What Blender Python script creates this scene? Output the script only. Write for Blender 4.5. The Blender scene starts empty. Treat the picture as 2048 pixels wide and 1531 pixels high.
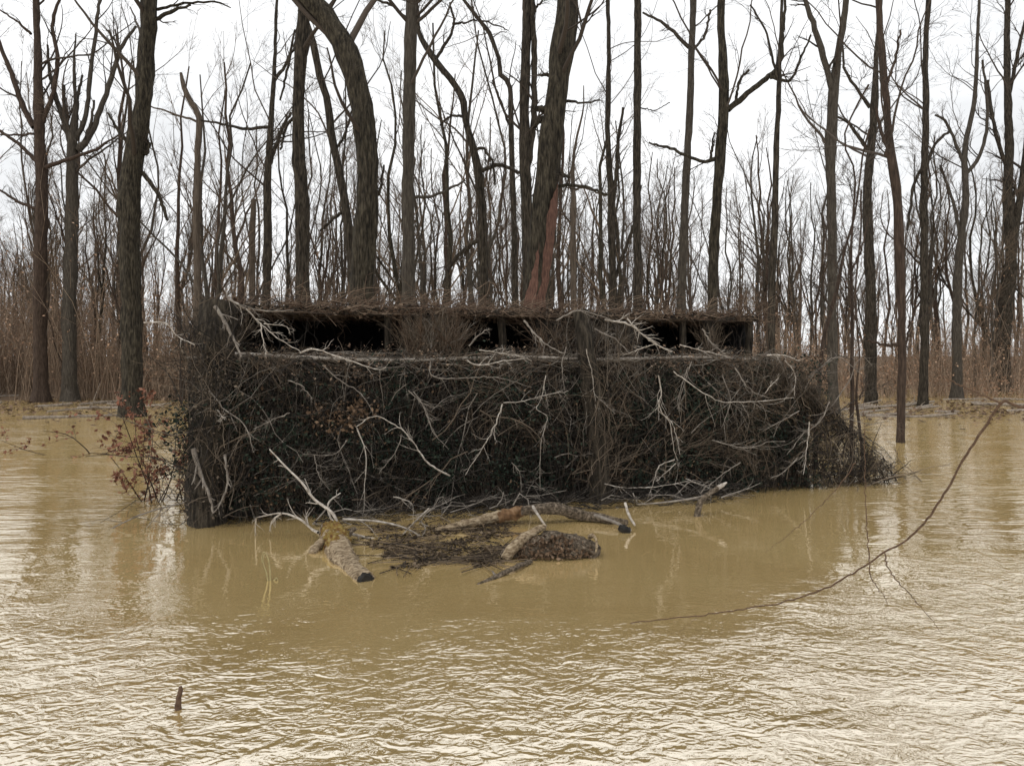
import bpy, math, random
import numpy as np
from mathutils import Vector, Matrix

# ------------------------------------------------------------------ camera, sky, sun, exposure
scene = bpy.context.scene
COL = scene.collection
F, CX, HY, CH = 1480.0, 1024.0, 725.0, 1.6      # focal length (photo px), centre x, horizon row, eye height (m)
cam_d = bpy.data.cameras.new('camera')
cam_d.sensor_width = 36.0
cam_d.lens = F / 2048 * 36
cam_d.shift_y = -(765.5 - HY) / 2048
cam_d.clip_start = 0.05
cam_d.clip_end = 2000
cam = bpy.data.objects.new('camera', cam_d)
cam.location = (0, 0, CH)
cam.rotation_euler = (math.radians(90), 0, 0)
COL.objects.link(cam)
scene.camera = cam

SUN_EL, SUN_AZ = math.radians(52), math.radians(-40)
world = bpy.data.worlds.new('World')
scene.world = world
world.use_nodes = True
wn = world.node_tree
wn.nodes.clear()
def wnode(t, **kw):
    n = wn.nodes.new(t)
    for k, v in kw.items():
        setattr(n, k, v)
    return n
w_out = wnode('ShaderNodeOutputWorld')
w_bg = wnode('ShaderNodeBackground')
w_bg.inputs['Strength'].default_value = 0.1
w_sky = wnode('ShaderNodeTexSky', sky_type='NISHITA')
w_sky.sun_disc = False
w_sky.sun_elevation = SUN_EL
w_sky.sun_rotation = SUN_AZ
w_tc = wnode('ShaderNodeTexCoord')
w_map = wnode('ShaderNodeMapping')
w_map.inputs['Scale'].default_value = (1.0, 1.0, 2.6)
w_noise = wnode('ShaderNodeTexNoise')
w_noise.inputs['Scale'].default_value = 2.4
w_noise.inputs['Detail'].default_value = 6
w_noise.inputs['Roughness'].default_value = 0.55
w_ramp = wnode('ShaderNodeValToRGB')
w_ramp.color_ramp.elements[0].position = 0.34
w_ramp.color_ramp.elements[0].color = (0.56, 0.57, 0.58, 1)
w_ramp.color_ramp.elements[1].position = 0.80
w_ramp.color_ramp.elements[1].color = (1.0, 1.0, 1.0, 1)
w_mul = wnode('ShaderNodeVectorMath', operation='SCALE')
w_mul.inputs['Scale'].default_value = 14.6
w_mix = wnode('ShaderNodeMix', data_type='RGBA')
w_mix.inputs['Factor'].default_value = 0.95
wl = wn.links.new
wl(w_tc.outputs['Generated'], w_map.inputs['Vector'])
wl(w_map.outputs['Vector'], w_noise.inputs['Vector'])
wl(w_noise.outputs['Fac'], w_ramp.inputs['Fac'])
wl(w_ramp.outputs['Color'], w_mul.inputs[0])
wl(w_sky.outputs['Color'], w_mix.inputs[6])
wl(w_mul.outputs['Vector'], w_mix.inputs[7])
wl(w_mix.outputs[2], w_bg.inputs['Color'])
wl(w_bg.outputs['Background'], w_out.inputs['Surface'])

sun_d = bpy.data.lights.new('sun', 'SUN')
sun_d.energy = 1.0
sun_d.angle = math.radians(25)
sun_d.color = (1.0, 0.96, 0.9)
sun = bpy.data.objects.new('sun', sun_d)
sdir = Vector((math.cos(SUN_EL) * math.sin(SUN_AZ), -math.cos(SUN_EL) * math.cos(SUN_AZ), math.sin(SUN_EL)))
sun.rotation_euler = sdir.to_track_quat('Z', 'Y').to_euler()
w_sky.sun_rotation = math.atan2(sdir.x, sdir.y)
COL.objects.link(sun)

vs = scene.view_settings
vs.view_transform = 'Standard'
vs.look = 'None'
vs.exposure = 0.08
vs.gamma = 1.0
vs.use_curve_mapping = False
scene.cycles.use_denoising = True
scene.cycles.max_bounces = 6
scene.cycles.diffuse_bounces = 3
scene.cycles.glossy_bounces = 3

# ------------------------------------------------------------------ helpers
rng = np.random.default_rng(7)
Z3 = np.array([0., 0., 1.])

def pix(px, py, d):
    """photo pixel -> point at distance d (depth along the view axis)"""
    return np.array([(px - CX) / F * d, d, CH + (HY - py) / F * d])
def dist_on_water(py, z=0.0):
    return (CH - z) * F / (py - HY)
def on_water(px, py, z=0.0):
    return pix(px, py, dist_on_water(py, z))

def norm(a):
    return a / np.maximum(np.linalg.norm(a, axis=-1, keepdims=True), 1e-9)

class MB:
    def __init__(s):
        s.v, s.f3, s.f4, s.n = [], [], [], 0
    def add(s, v, f4=None, f3=None):
        v = np.asarray(v, float).reshape(-1, 3)
        if f4 is not None and len(f4): s.f4.append(np.asarray(f4).reshape(-1, 4) + s.n)
        if f3 is not None and len(f3): s.f3.append(np.asarray(f3).reshape(-1, 3) + s.n)
        s.v.append(v); s.n += len(v)
    def tubes(s, P, R, k=3, cap=False, rough=0.0, ridge=0.0, lump=0.0):
        P = np.asarray(P, float); R = np.asarray(R, float)
        if P.ndim == 2: P, R = P[None], R[None]
        B, n, _ = P.shape
        if B == 0: return
        T = norm(np.gradient(P, axis=1))
        m = np.abs(T).mean(axis=1)
        ref = np.zeros((B, 3)); ref[np.arange(B), m.argmin(axis=1)] = 1
        N1 = norm(np.cross(T, ref[:, None, :])); N2 = np.cross(T, N1)
        a = np.arange(k) * 2 * math.pi / k
        RR = np.repeat(R[:, :, None], k, axis=2)
        if rough:
            nz = rng.normal(0, 1, (B, n, k))
            nz = (nz + np.roll(nz, 1, 2) + np.roll(nz, 1, 1)) / 1.7
            RR = RR * (1 + rough * nz)
        if ridge:
            w = rng.normal(0, 1, (B, 1, k)); w2 = rng.normal(0, 1, (B, 1, k)); t_ = np.linspace(0, 1, n)[None, :, None]
            RR = RR * (1 + ridge * (w * (1 - t_) + w2 * t_))
        if lump:
            an = (np.arange(k) * 2 * math.pi / k)[None, None, :]; t_ = np.linspace(0, 1, n)[None, :, None]; o_ = 0
            for q in range(5):
                ph = rng.uniform(0, 6.28, 2); o_ = o_ + np.sin(an * (1 + q % 3) + ph[0] + t_ * rng.uniform(3, 11)) * np.sin(t_ * rng.uniform(2, 9) + ph[1])
            RR = RR * (1 + lump * o_ / 1.6)
        V = P[:, :, None] + RR[..., None] * (np.cos(a)[None, None, :, None] * N1[:, :, None] + np.sin(a)[None, None, :, None] * N2[:, :, None])
        i = np.arange(n - 1)[:, None]; j = np.arange(k)[None, :]
        q = np.stack([i * k + j, i * k + (j + 1) % k, (i + 1) * k + (j + 1) % k, (i + 1) * k + j], -1).reshape(-1, 4)
        f = (q[None] + (np.arange(B) * n * k)[:, None, None]).reshape(-1, 4)
        base = s.n
        s.add(V.reshape(-1, 3), f)
        if cap:
            for b in range(B):
                o = b * n * k
                for e, row in ((0, 0), (1, n - 1)):
                    ring = V[b, row]
                    c = ring.mean(0)
                    vv = np.vstack([ring, c])
                    jj = np.arange(k)
                    t = np.stack([jj, (jj + 1) % k, np.full(k, k)], -1)
                    if e == 0: t = t[:, ::-1]
                    s.add(vv, None, t)
    def leaves(s, C, size, rg, flat=0.0):
        """small bent leaf blades at points C"""
        n = len(C)
        if n == 0: return
        d = norm(rg.normal(0, 1, (n, 3)) * np.array([1, 1, 1 - flat]))
        w = norm(np.cross(d, rg.normal(0, 1, (n, 3)) * (1 - flat) + flat * Z3))
        sz = (size * rg.uniform(.6, 1.4, n))[:, None]
        nn = np.cross(d, w)
        a = C; b = C + d * sz * .5 + w * sz * .32 + nn * sz * .1
        c = C + d * sz; e = C + d * sz * .5 - w * sz * .32 + nn * sz * .1
        V = np.stack([a, b, c, e], 1).reshape(-1, 3)
        s.add(V, np.arange(4 * n).reshape(-1, 4))
    def box(s, c0, c1, jit=0.0, rg=None):
        x0, y0, z0 = c0; x1, y1, z1 = c1
        v = np.array([[x0, y0, z0], [x1, y0, z0], [x1, y1, z0], [x0, y1, z0], [x0, y0, z1], [x1, y0, z1], [x1, y1, z1], [x0, y1, z1]], float)
        if jit and rg is not None: v = v + rg.uniform(-jit, jit, v.shape)
        s.add(v, [[0, 3, 2, 1], [4, 5, 6, 7], [0, 1, 5, 4], [1, 2, 6, 5], [2, 3, 7, 6], [3, 0, 4, 7]])
    def mesh(s, name, smooth=True):
        me = bpy.data.meshes.new(name)
        V = np.concatenate(s.v) if s.v else np.zeros((0, 3))
        f4 = np.concatenate(s.f4) if s.f4 else np.zeros((0, 4), int)
        f3 = np.concatenate(s.f3) if s.f3 else np.zeros((0, 3), int)
        me.vertices.add(len(V)); me.vertices.foreach_set('co', V.astype(np.float32).ravel())
        nl = 4 * len(f4) + 3 * len(f3)
        me.loops.add(nl)
        me.loops.foreach_set('vertex_index', np.concatenate([f4.ravel(), f3.ravel()]).astype(np.int32))
        me.polygons.add(len(f4) + len(f3))
        ls = np.concatenate([np.arange(len(f4)) * 4, 4 * len(f4) + np.arange(len(f3)) * 3]).astype(np.int32)
        me.polygons.foreach_set('loop_start', ls)
        if smooth: me.polygons.foreach_set('use_smooth', np.ones(len(ls), bool))
        me.update(calc_edges=True); me.validate()
        return me
    def obj(s, name, mat, parent=None, smooth=True):
        return link(name, s.mesh(name, smooth), mat, parent)

def link(name, me, mat=None, parent=None):
    if mat is not None and not me.materials: me.materials.append(mat)
    o = bpy.data.objects.new(name, me); COL.objects.link(o)
    if parent is not None: o.parent = parent
    return o
def empty(name, loc=(0, 0, 0), rz=0.0):
    o = bpy.data.objects.new(name, None); COL.objects.link(o)
    o.location = [float(c) for c in loc]; o.rotation_euler = (0, 0, rz); o.empty_display_size = .2
    return o
def tag(o, label=None, cat=None, group=None, kind=None):
    if label: o['label'] = label
    if cat: o['category'] = cat
    if group: o['group'] = group
    if kind: o['kind'] = kind
    return o

def smooth_path(pts, n):
    """Catmull-Rom through pts (m, c), n samples"""
    p = np.asarray(pts, float)
    if len(p) == 2:
        t = np.linspace(0, 1, n)[:, None]; return p[0] * (1 - t) + p[1] * t
    q = np.vstack([2 * p[0] - p[1], p, 2 * p[-1] - p[-2]])
    seg = np.linalg.norm(np.diff(p[:, :3], axis=0), axis=1); cum = np.concatenate([[0], np.cumsum(seg)])
    s = np.linspace(0, cum[-1], n)
    i = np.clip(np.searchsorted(cum, s, side='right') - 1, 0, len(p) - 2)
    t = ((s - cum[i]) / np.maximum(seg[i], 1e-9))[:, None]
    a, b, c, d = q[i], q[i + 1], q[i + 2], q[i + 3]
    return .5 * (2 * b + (c - a) * t + (2 * a - 5 * b + 4 * c - d) * t ** 2 + (3 * b - a - 3 * c + d) * t ** 3)

def grow(P, R, nc, t0, t1, ang, lenr, n, rr, up, jit, rg, tip=.3, lmin=0.0, lmax=99.0, rmin=.0015):
    """children on every polyline of P (B,n,3)"""
    B, m, _ = P.shape
    if B == 0: return np.zeros((0, n, 3)), np.zeros((0, n))
    pi = np.repeat(np.arange(B), nc); C = len(pi)
    t = rg.uniform(t0, t1, C) * (m - 1)
    i = np.minimum(t.astype(int), m - 2); f = (t - i)[:, None]
    a, b = P[pi, i], P[pi, i + 1]
    p = a * (1 - f) + b * f
    T = norm(b - a)
    rad = R[pi, i] * (1 - f[:, 0]) + R[pi, i + 1] * f[:, 0]
    plen = np.linalg.norm(np.diff(P, axis=1), axis=2).sum(1)[pi]
    L = np.clip(lenr * plen * rg.uniform(.55, 1.25, C) * (1.15 - .6 * t / (m - 1)), lmin, lmax)
    pr = norm(np.cross(T, rg.normal(0, 1, (C, 3))))
    an = ang * rg.uniform(.6, 1.4, C)[:, None]
    d = np.cos(an) * T + np.sin(an) * pr
    out = [p]; step = (L / (n - 1))[:, None]
    for _ in range(n - 1):
        p = p + d * step
        out.append(p)
        d = norm(d + up * Z3 + jit * rg.normal(0, 1, (C, 3)))
    r0 = np.maximum(rad * rr * rg.uniform(.7, 1.05, C), rmin)
    tp = np.linspace(1, tip, n)[None]
    return np.stack(out, 1), r0[:, None] * tp

# ------------------------------------------------------------------ materials
def new_mat(name):
    m = bpy.data.materials.new(name); m.use_nodes = True
    nt = m.node_tree; b = nt.nodes['Principled BSDF']
    return m, nt, b
def ramp_mat(name, cols, scale=(8, 8, 1.2), nscale=3.0, detail=6, rough=.9, bump=.6, bdist=.02, island=0.0, pos=None, spec=.2, coord='pos'):
    m, nt, b = new_mat(name)
    N, L = nt.nodes.new, nt.links.new
    if coord == 'pos':
        src = N('ShaderNodeNewGeometry').outputs['Position']
    else:
        src = N('ShaderNodeTexCoord').outputs['Object']
    mp = N('ShaderNodeMapping'); mp.inputs['Scale'].default_value = scale
    nz = N('ShaderNodeTexNoise'); nz.inputs['Scale'].default_value = nscale; nz.inputs['Detail'].default_value = detail
    nz.inputs['Roughness'].default_value = .65
    L(src, mp.inputs['Vector']); L(mp.outputs['Vector'], nz.inputs['Vector'])
    fac = nz.outputs['Fac']
    if island:
        ge = N('ShaderNodeNewGeometry')
        mx = N('ShaderNodeMix'); mx.data_type = 'FLOAT'; mx.inputs[0].default_value = island
        L(fac, mx.inputs[2]); L(ge.outputs['Random Per Island'], mx.inputs[3])
        fac2 = mx.outputs[0]
    else:
        fac2 = fac
    rp = N('ShaderNodeValToRGB'); el = rp.color_ramp.elements
    if pos is None: pos = np.linspace(.28, .74, len(cols)) if not island else np.linspace(.1, .9, len(cols))
    while len(el) < len(cols): el.new(.5)
    for e, c, p in zip(el, cols, pos): e.position = float(p); e.color = (*c, 1)
    L(fac2, rp.inputs['Fac']); L(rp.outputs['Color'], b.inputs['Base Color'])
    if bump:
        bp = N('ShaderNodeBump'); bp.inputs['Strength'].default_value = bump; bp.inputs['Distance'].default_value = bdist
        L(fac, bp.inputs['Height']); L(bp.outputs['Normal'], b.inputs['Normal'])
    b.inputs['Roughness'].default_value = rough
    b.inputs['Specular IOR Level'].default_value = spec
    return m

M = {}
M['bark'] = ramp_mat('bark_brown', [(.010, .008, .006), (.036, .029, .021), (.078, .064, .048)], (9, 9, 1.5), 3, detail=9, bdist=.05, bump=1, pos=(.38, .5, .64))
M['bark_moss'] = ramp_mat('bark_mossy', [(.010, .008, .006), (.034, .028, .019), (.076, .064, .045)], (8, 8, 1.4), 3, detail=9, bdist=.05, bump=1, pos=(.38, .5, .64))
M['bark_grey'] = ramp_mat('bark_grey', [(.018, .015, .012), (.055, .046, .036), (.105, .092, .076)], (9, 9, 1.4), 3, bdist=.02)
M['bark_red'] = ramp_mat('bark_reddish', [(.016, .011, .008), (.050, .034, .025), (.090, .064, .048)], (9, 9, 1.4), 3, bdist=.02)
M['snag'] = ramp_mat('snag_wood', [(.035, .027, .021), (.085, .066, .050), (.15, .12, .095)], (9, 9, .9), 3, bdist=.02)
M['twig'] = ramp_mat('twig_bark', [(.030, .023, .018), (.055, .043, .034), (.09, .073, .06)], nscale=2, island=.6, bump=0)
M['twig_far_hazed'] = ramp_mat('twig_bark_hazed', [(.052, .037, .025), (.115, .083, .058), (.19, .145, .105)], nscale=2, island=.6, bump=0)  # paler than the near twigs: distance haze put into the bark colour
M['red_wood'] = ramp_mat('bare_red_wood', [(.030, .020, .015), (.105, .055, .041), (.20, .11, .083)], (14, 14, 1.5), 4, bdist=.02)
M['under'] = ramp_mat('undergrowth_stems', [(.09, .062, .044), (.24, .17, .118), (.44, .335, .245)], nscale=.6, scale=(1, 1, 1), island=.7, bump=0)
M['under_leaf'] = ramp_mat('undergrowth_leaves', [(.14, .08, .05), (.31, .19, .12), (.46, .32, .22)], nscale=.6, scale=(1, 1, 1), island=.8, bump=0)
M['litter'] = ramp_mat('leaf_litter', [(.05, .035, .022), (.14, .095, .06), (.26, .19, .13)], (1, 1, 1), 5, detail=9, bump=.8, bdist=.05)
M['drift'] = ramp_mat('bleached_driftwood', [(.10, .08, .06), (.24, .20, .16), (.40, .35, .30)], (4, 4, 4), 4, bdist=.01)
M['board'] = ramp_mat('weathered_board', [(.010, .009, .008), (.024, .021, .017), (.045, .038, .030)], (7, 7, .8), 4, bdist=.01, coord='obj')
M['inside'] = ramp_mat('dark_cloth', [(.006, .006, .007), (.012, .012, .013)], (2, 2, 2), 4, bump=.2)
M['brush_dark'] = ramp_mat('brush_dark_twig', [(.010, .009, .008), (.026, .022, .019), (.060, .050, .042)], nscale=2, island=.75, bump=0)
M['brush_mid'] = ramp_mat('brush_brown_twig', [(.045, .033, .023), (.105, .080, .058), (.21, .17, .13)], nscale=2, island=.75, bump=0)
M['branch_pale'] = ramp_mat('pale_dead_branch', [(.12, .095, .075), (.36, .32, .275), (.60, .56, .51)], (6, 6, 6), 4, bump=.4, bdist=.005)
M['branch_grey'] = ramp_mat('grey_dead_branch', [(.08, .066, .055), (.19, .165, .14), (.34, .31, .27)], (6, 6, 6), 3, bump=.4, bdist=.005)
M['leaf_green'] = ramp_mat('dark_evergreen', [(.008, .014, .010), (.018, .028, .020), (.035, .045, .030)], nscale=2, island=.8, bump=0)
M['leaf_brown'] = ramp_mat('dry_brown_leaf', [(.05, .032, .02), (.12, .075, .045), (.22, .15, .10)], nscale=2, island=.85, bump=0)
M['leaf_red'] = ramp_mat('dry_red_leaf', [(.09, .038, .024), (.20, .085, .052), (.30, .16, .11)], nscale=2, island=.85, bump=0)
M['roof_thatch'] = ramp_mat('roof_brush', [(.05, .03, .02), (.12, .08, .055), (.24, .18, .13)], nscale=2, island=.85, bump=0)
M['log'] = ramp_mat('wet_log', [(.03, .023, .016), (.11, .085, .06), (.26, .21, .16)], (9, 9, 9), 4, detail=10, bump=1, bdist=.03, pos=(.36, .5, .66))
M['log_pale'] = ramp_mat('stripped_log', [(.07, .048, .030), (.25, .185, .115), (.48, .39, .27)], (4, 9, 12), 4, detail=10, bump=1, bdist=.03, pos=(.34, .48, .66))
M['log_moss'] = ramp_mat('mossy_log', [(.07, .034, .018), (.19, .10, .035), (.26, .19, .05), (.38, .29, .17)], (9, 9, 9), 3.5, detail=10, bump=1, bdist=.04, pos=(.34, .44, .55, .68))
M['log_orange'] = ramp_mat('orange_broken_wood', [(.05, .028, .016), (.16, .09, .045), (.30, .20, .12)], (6, 6, 6), 3, bump=.6, bdist=.01)
M['wet_leaf'] = ramp_mat('wet_dead_leaf', [(.02, .014, .009), (.06, .042, .026), (.17, .125, .08)], nscale=2, island=.9, bump=0, rough=.5)
M['wet_black'] = ramp_mat('wet_cut_end', [(.008, .007, .006), (.02, .017, .014)], (6, 6, 6), 3, bump=.3, bdist=.005, rough=.4)
M['reed'] = ramp_mat('dry_reed', [(.20, .16, .07), (.38, .33, .18)], (6, 6, 6), 3, bump=0)
M['near_twig'] = ramp_mat('near_branch_bark', [(.05, .03, .02), (.10, .062, .04), (.16, .105, .07)], (20, 20, 20), 3, bump=.4, bdist=.003)

# muddy rippled flood water
def water_material():
    m, nt, b = new_mat('muddy_water')
    N, L = nt.nodes.new, nt.links.new
    geo = N('ShaderNodeNewGeometry')
    def noise(scale, vec, detail=2, rough=.5, dist=0.0):
        mp = N('ShaderNodeMapping'); mp.inputs['Scale'].default_value = vec
        L(geo.outputs['Position'], mp.inputs['Vector'])
        n = N('ShaderNodeTexNoise'); n.inputs['Scale'].default_value = scale; n.inputs['Detail'].default_value = detail
        n.inputs['Roughness'].default_value = rough; n.inputs['Distortion'].default_value = dist
        L(mp.outputs['Vector'], n.inputs['Vector']); return n.outputs['Fac']
    def math_(op, a, c):
        n = N('ShaderNodeMath'); n.operation = op
        for k, x in enumerate((a, c)):
            if isinstance(x, (int, float)): n.inputs[k].default_value = x
            else: L(x, n.inputs[k])
        return n.outputs[0]
    big = noise(2.3, (1, 1.25, 1), 2, .5, .4)
    mid = noise(7.0, (.85, 1.2, 1), 2, .5, 1.3)
    fine = noise(16.0, (.85, 1.2, 1), 1, .5, 1.2)
    h_near = math_('ADD', math_('MULTIPLY', big, .018), math_('ADD', math_('MULTIPLY', mid, .0165), math_('MULTIPLY', fine, .0078)))
    far1 = noise(5.0, (.28, 1.3, 1), 2, .5, .5)
    far2 = noise(12.0, (.25, 1.2, 1), 2, .5, .4)
    h_far = math_('ADD', math_('MULTIPLY', far1, .0145), math_('MULTIPLY', far2, .0068))
    # calmer water in the lee of the blind and its litter
    sx = N('ShaderNodeVectorMath'); sx.operation = 'SUBTRACT'; sx.inputs[1].default_value = (-.3, 7.0, 0)
    L(geo.outputs['Position'], sx.inputs[0])
    rot = N('ShaderNodeMapping'); rot.vector_type = 'POINT'
    rot.inputs['Rotation'].default_value = (0, 0, math.radians(-16.8)); rot.inputs['Scale'].default_value = (.23, .34, 1)
    L(sx.outputs[0], rot.inputs['Vector'])
    ln = N('ShaderNodeVectorMath'); ln.operation = 'LENGTH'; L(rot.outputs[0], ln.inputs[0])
    wob = noise(.8, (1, 1, 1), 3, .6, .0)
    dd = math_('ADD', ln.outputs['Value'], math_('MULTIPLY', math_('SUBTRACT', wob, .5), .9))
    mr = N('ShaderNodeMapRange'); mr.interpolation_type = 'SMOOTHSTEP'
    mr.inputs['From Min'].default_value = .62; mr.inputs['From Max'].default_value = 1.25
    mr.inputs['To Min'].default_value = .15; mr.inputs['To Max'].default_value = 1.0
    L(dd, mr.inputs['Value'])
    gust = noise(.55, (1, 1.5, 1), 3, .6, .6)
    mg = N('ShaderNodeMapRange'); mg.inputs['From Min'].default_value = .3; mg.inputs['From Max'].default_value = .7
    mg.inputs['To Min'].default_value = .35; mg.inputs['To Max'].default_value = 1.6
    L(gust, mg.inputs['Value'])
    sep = N('ShaderNodeSeparateXYZ'); L(geo.outputs['Position'], sep.inputs[0])
    sh = N('ShaderNodeMapRange'); sh.interpolation_type = 'SMOOTHSTEP'      # sheltered, calmer water back among the trees
    sh.inputs['From Min'].default_value = 3.6; sh.inputs['From Max'].default_value = 8.0
    sh.inputs['To Min'].default_value = 0.0; sh.inputs['To Max'].default_value = 1.0
    L(sep.outputs['Y'], sh.inputs['Value'])
    amp = math_('MULTIPLY', mr.outputs[0], mg.outputs[0])
    hm = N('ShaderNodeMix'); hm.data_type = 'FLOAT'; L(sh.outputs[0], hm.inputs[0]); L(h_near, hm.inputs[2]); L(h_far, hm.inputs[3]); h = hm.outputs[0]
    bp = N('ShaderNodeBump'); bp.inputs['Strength'].default_value = 1.0; bp.inputs['Distance'].default_value = 1.0
    L(math_('MULTIPLY', h, amp), bp.inputs['Height'])
    L(bp.outputs['Normal'], b.inputs['Normal'])
    silt = noise(.5, (1, 1, 1), 4, .6, .8)
    rp = N('ShaderNodeValToRGB'); e = rp.color_ramp.elements
    e[0].position = .3; e[0].color = (.50, .352, .148, 1); e[1].position = .7; e[1].color = (.58, .425, .19, 1)
    L(silt, rp.inputs['Fac']); L(rp.outputs['Color'], b.inputs['Base Color'])
    b.inputs['Roughness'].default_value = .02
    b.inputs['Specular Tint'].default_value = (1.0, .965, .89, 1)
    b.inputs['IOR'].default_value = 9.0
    return m
M['water'] = water_material()

# ------------------------------------------------------------------ the setting: water, ground
mb = MB()
mb.add([[-900, -60, 0], [900, -60, 0], [900, 1200, 0], [-900, 1200, 0]], [[0, 1, 2, 3]])
tag(mb.obj('water', M['water'], smooth=False), 'muddy brown flood water rippling under the bare trees', kind='structure')

def vnoise(x, y, s, seed):
    r = np.random.default_rng(seed); ph = r.uniform(0, 6.28, (6, 2)); d = r.normal(0, 1, (6, 2)); o = 0
    for k in range(6): o = o + np.sin((x * d[k, 0] + y * d[k, 1]) / s + ph[k, 0])
    return o / 6
def shore(a):
    return np.interp(a, [-.9, -.55, -.3, 0, .3, .5, .9], [26, 26.5, 28, 34, 40, 43, 43])
def ground_z(x, y):
    a = x / np.maximum(y, 5)
    z = (y - shore(a) - 9.0 * vnoise(x, y, 3.0, 3)) * .035
    z = np.clip(z, -.6, .42) + .09 * vnoise(x, y, 1.1, 5) + .05 * vnoise(x, y, .4, 6)
    return z + np.clip(y - 70, 0, 200) * .018
gy = np.concatenate([np.linspace(18, 60, 130), np.linspace(62, 160, 60), np.linspace(170, 700, 12)])
ga = np.linspace(-1.6, 1.6, 200)
GX = ga[None, :] * gy[:, None]; GY = np.repeat(gy[:, None], len(ga), 1); GZ = ground_z(GX, GY)
nr, ncn = GX.shape
i = np.arange(nr - 1)[:, None]; j = np.arange(ncn - 1)[None, :]
gq = np.stack([i * ncn + j, i * ncn + j + 1, (i + 1) * ncn + j + 1, (i + 1) * ncn + j], -1).reshape(-1, 4)
mb = MB(); mb.add(np.stack([GX, GY, GZ], -1), gq)
tag(mb.obj('ground', M['litter']), 'leaf covered forest floor rising out of the flood water', kind='structure')

# ------------------------------------------------------------------ the hunting blind
A = np.array([-3.29, 7.5, 0.0]); B = np.array([3.89, 9.67, 0.0])
U = norm(B - A); V = np.array([-U[1], U[0], 0.0]); BANG = math.atan2(U[1], U[0]); BLEN = 7.5
blind = empty('hunting_blind', A, BANG)
tag(blind, 'long dark hunting blind covered in brush and dead branches standing in flood water', 'hunting blind')

def to_local(p):
    q = np.asarray(p) - A
    return np.stack([q @ U, q @ V, q[..., 2]], -1)
def bl(px, py, v=0.0):
    """photo pixel -> blind-local point on the plane v metres behind (+) or before (-) its front"""
    d = np.array([(px - CX) / F, 1.0, (HY - py) / F]); o = np.array([0, 0, CH])
    P0 = A + V * v
    t = ((P0 - o) @ V) / (d @ V)
    return to_local(o + d * t)
def R4(x, y): return (280 + x / 2.469, 560 + y / 2.469)
def R5(x, y): return (780 + x / 2.469, 560 + y / 2.469)
def R6(x, y): return (1250 + x / 2.469, 560 + y / 2.469)

rb = np.random.default_rng(21)
# walls: upright boards, each its own piece
nb = 26
bw = BLEN / nb
for k in range(nb):
    m = MB(); x0 = k * bw
    top = 1.60 + rb.uniform(-.03, .02) - max(0, (k + 1) * bw - 6.85) * .8
    m.box((x0 + .006, 0 + rb.uniform(0, .012), -.5), (x0 + bw - .006, .03, top), .003, rb)
    m.obj('wall_board', M['board'], blind, smooth=False)
m = MB()
for (c0, c1) in (((0.35, 1.78, -.5), (6.75, 1.82, 2.18)), ((.06, .05, -.5), (.10, 1.78, 1.6)), ((BLEN - .1, .05, -.5), (BLEN - .06, 1.78, 1.1)),
                 ((.36, .30, 1.6), (.40, 1.77, 2.18)), ((6.70, .30, 1.6), (6.74, 1.77, 2.18))):
    m.box(c0, c1)
m.obj('back_and_side_wall', M['inside'], blind, smooth=False)
m = MB(); m.box((.12, .05, .45), (BLEN - .12, 1.76, .5)); m.obj('floor', M['board'], blind, smooth=False)
# shooting shelf and rail
for ua, ub, dz in ((-.02, 2.38, .0), (2.39, 4.78, -.012), (4.79, 6.98, .008)):
    m = MB(); m.box((ua, -.10, 1.625 + dz), (ub, .22, 1.66 + dz), .012, rb); m.obj('shelf_board', M['branch_grey'], blind, smooth=False)
# roof on posts
m = MB()
m.box((.25, .12, 2.16), (6.82, 1.95, 2.20)); roof = m.obj('roof', M['board'], blind, smooth=False)
m = MB(); m.box((.24, .085, 2.125), (6.83, .115, 2.205), .003, rb); m.obj('fascia_board', M['bark'], roof, smooth=False)
for u0, rad in ((.42, .05), (2.05, .045), (3.35, .05), (4.9, .045), (5.75, .045), (6.68, .05)):
    m = MB()
    P = smooth_path([(u0, .16, 1.655), (u0 + rb.uniform(-.03, .03), .16, 1.85), (u0 + rb.uniform(-.03, .03), .16, 2.165)], 6)
    m.tubes(P, np.full(6, rad), 8, rough=.04); m.obj('roof_post', M['bark'], blind)
for (pa, pb) in ((806, 922), (1072, 1285), (1409, 1430), (392, 486)):
    ua, ub = bl(pa, 680, .13)[0], bl(pb, 680, .13)[0]
    m = MB(); m.box((max(ua, .3), .125, 1.66), (ub, .15, 2.16)); m.obj('divider_panel', M['board'], blind, smooth=False)
# corner trunk and middle post in front of the wall
def log_part(name, pts, rad, mat, parent, k=14, n=24, rough=.05, cap=True, ridge=.05, lump=.12):
    P = smooth_path(pts, n); R = np.interp(np.linspace(0, 1, n), np.linspace(0, 1, len(rad)), rad)
    m = MB(); m.tubes(P, R, k, cap=cap, rough=rough, ridge=ridge, lump=lump)
    return m.obj(name, mat, parent)
c_ = bl(418, 1045, -.12)
log_part('corner_post', [(c_[0] - .02, -.16, -.5), (c_[0] - .02, -.16, .3), (c_[0] + .02, -.14, 1.1), (c_[0] + .05, -.1, 1.7), (c_[0] + .1, -.05, 2.22)], [.23, .20, .185, .18, .16], M['bark'], blind)
c2 = bl(1185, 960, -.1)
c3 = bl(1160, 660, -.1)
log_part('front_post', [(c2[0] + .02, -.30, -.5), (c2[0], -.30, .3), (c2[0] * .5 + c3[0] * .5, -.31, 1.1), (c3[0], -.28, 1.7), (c3[0] - .03, -.2, 2.2)], [.14, .125, .115, .105, .09], M['bark'], blind)

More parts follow.
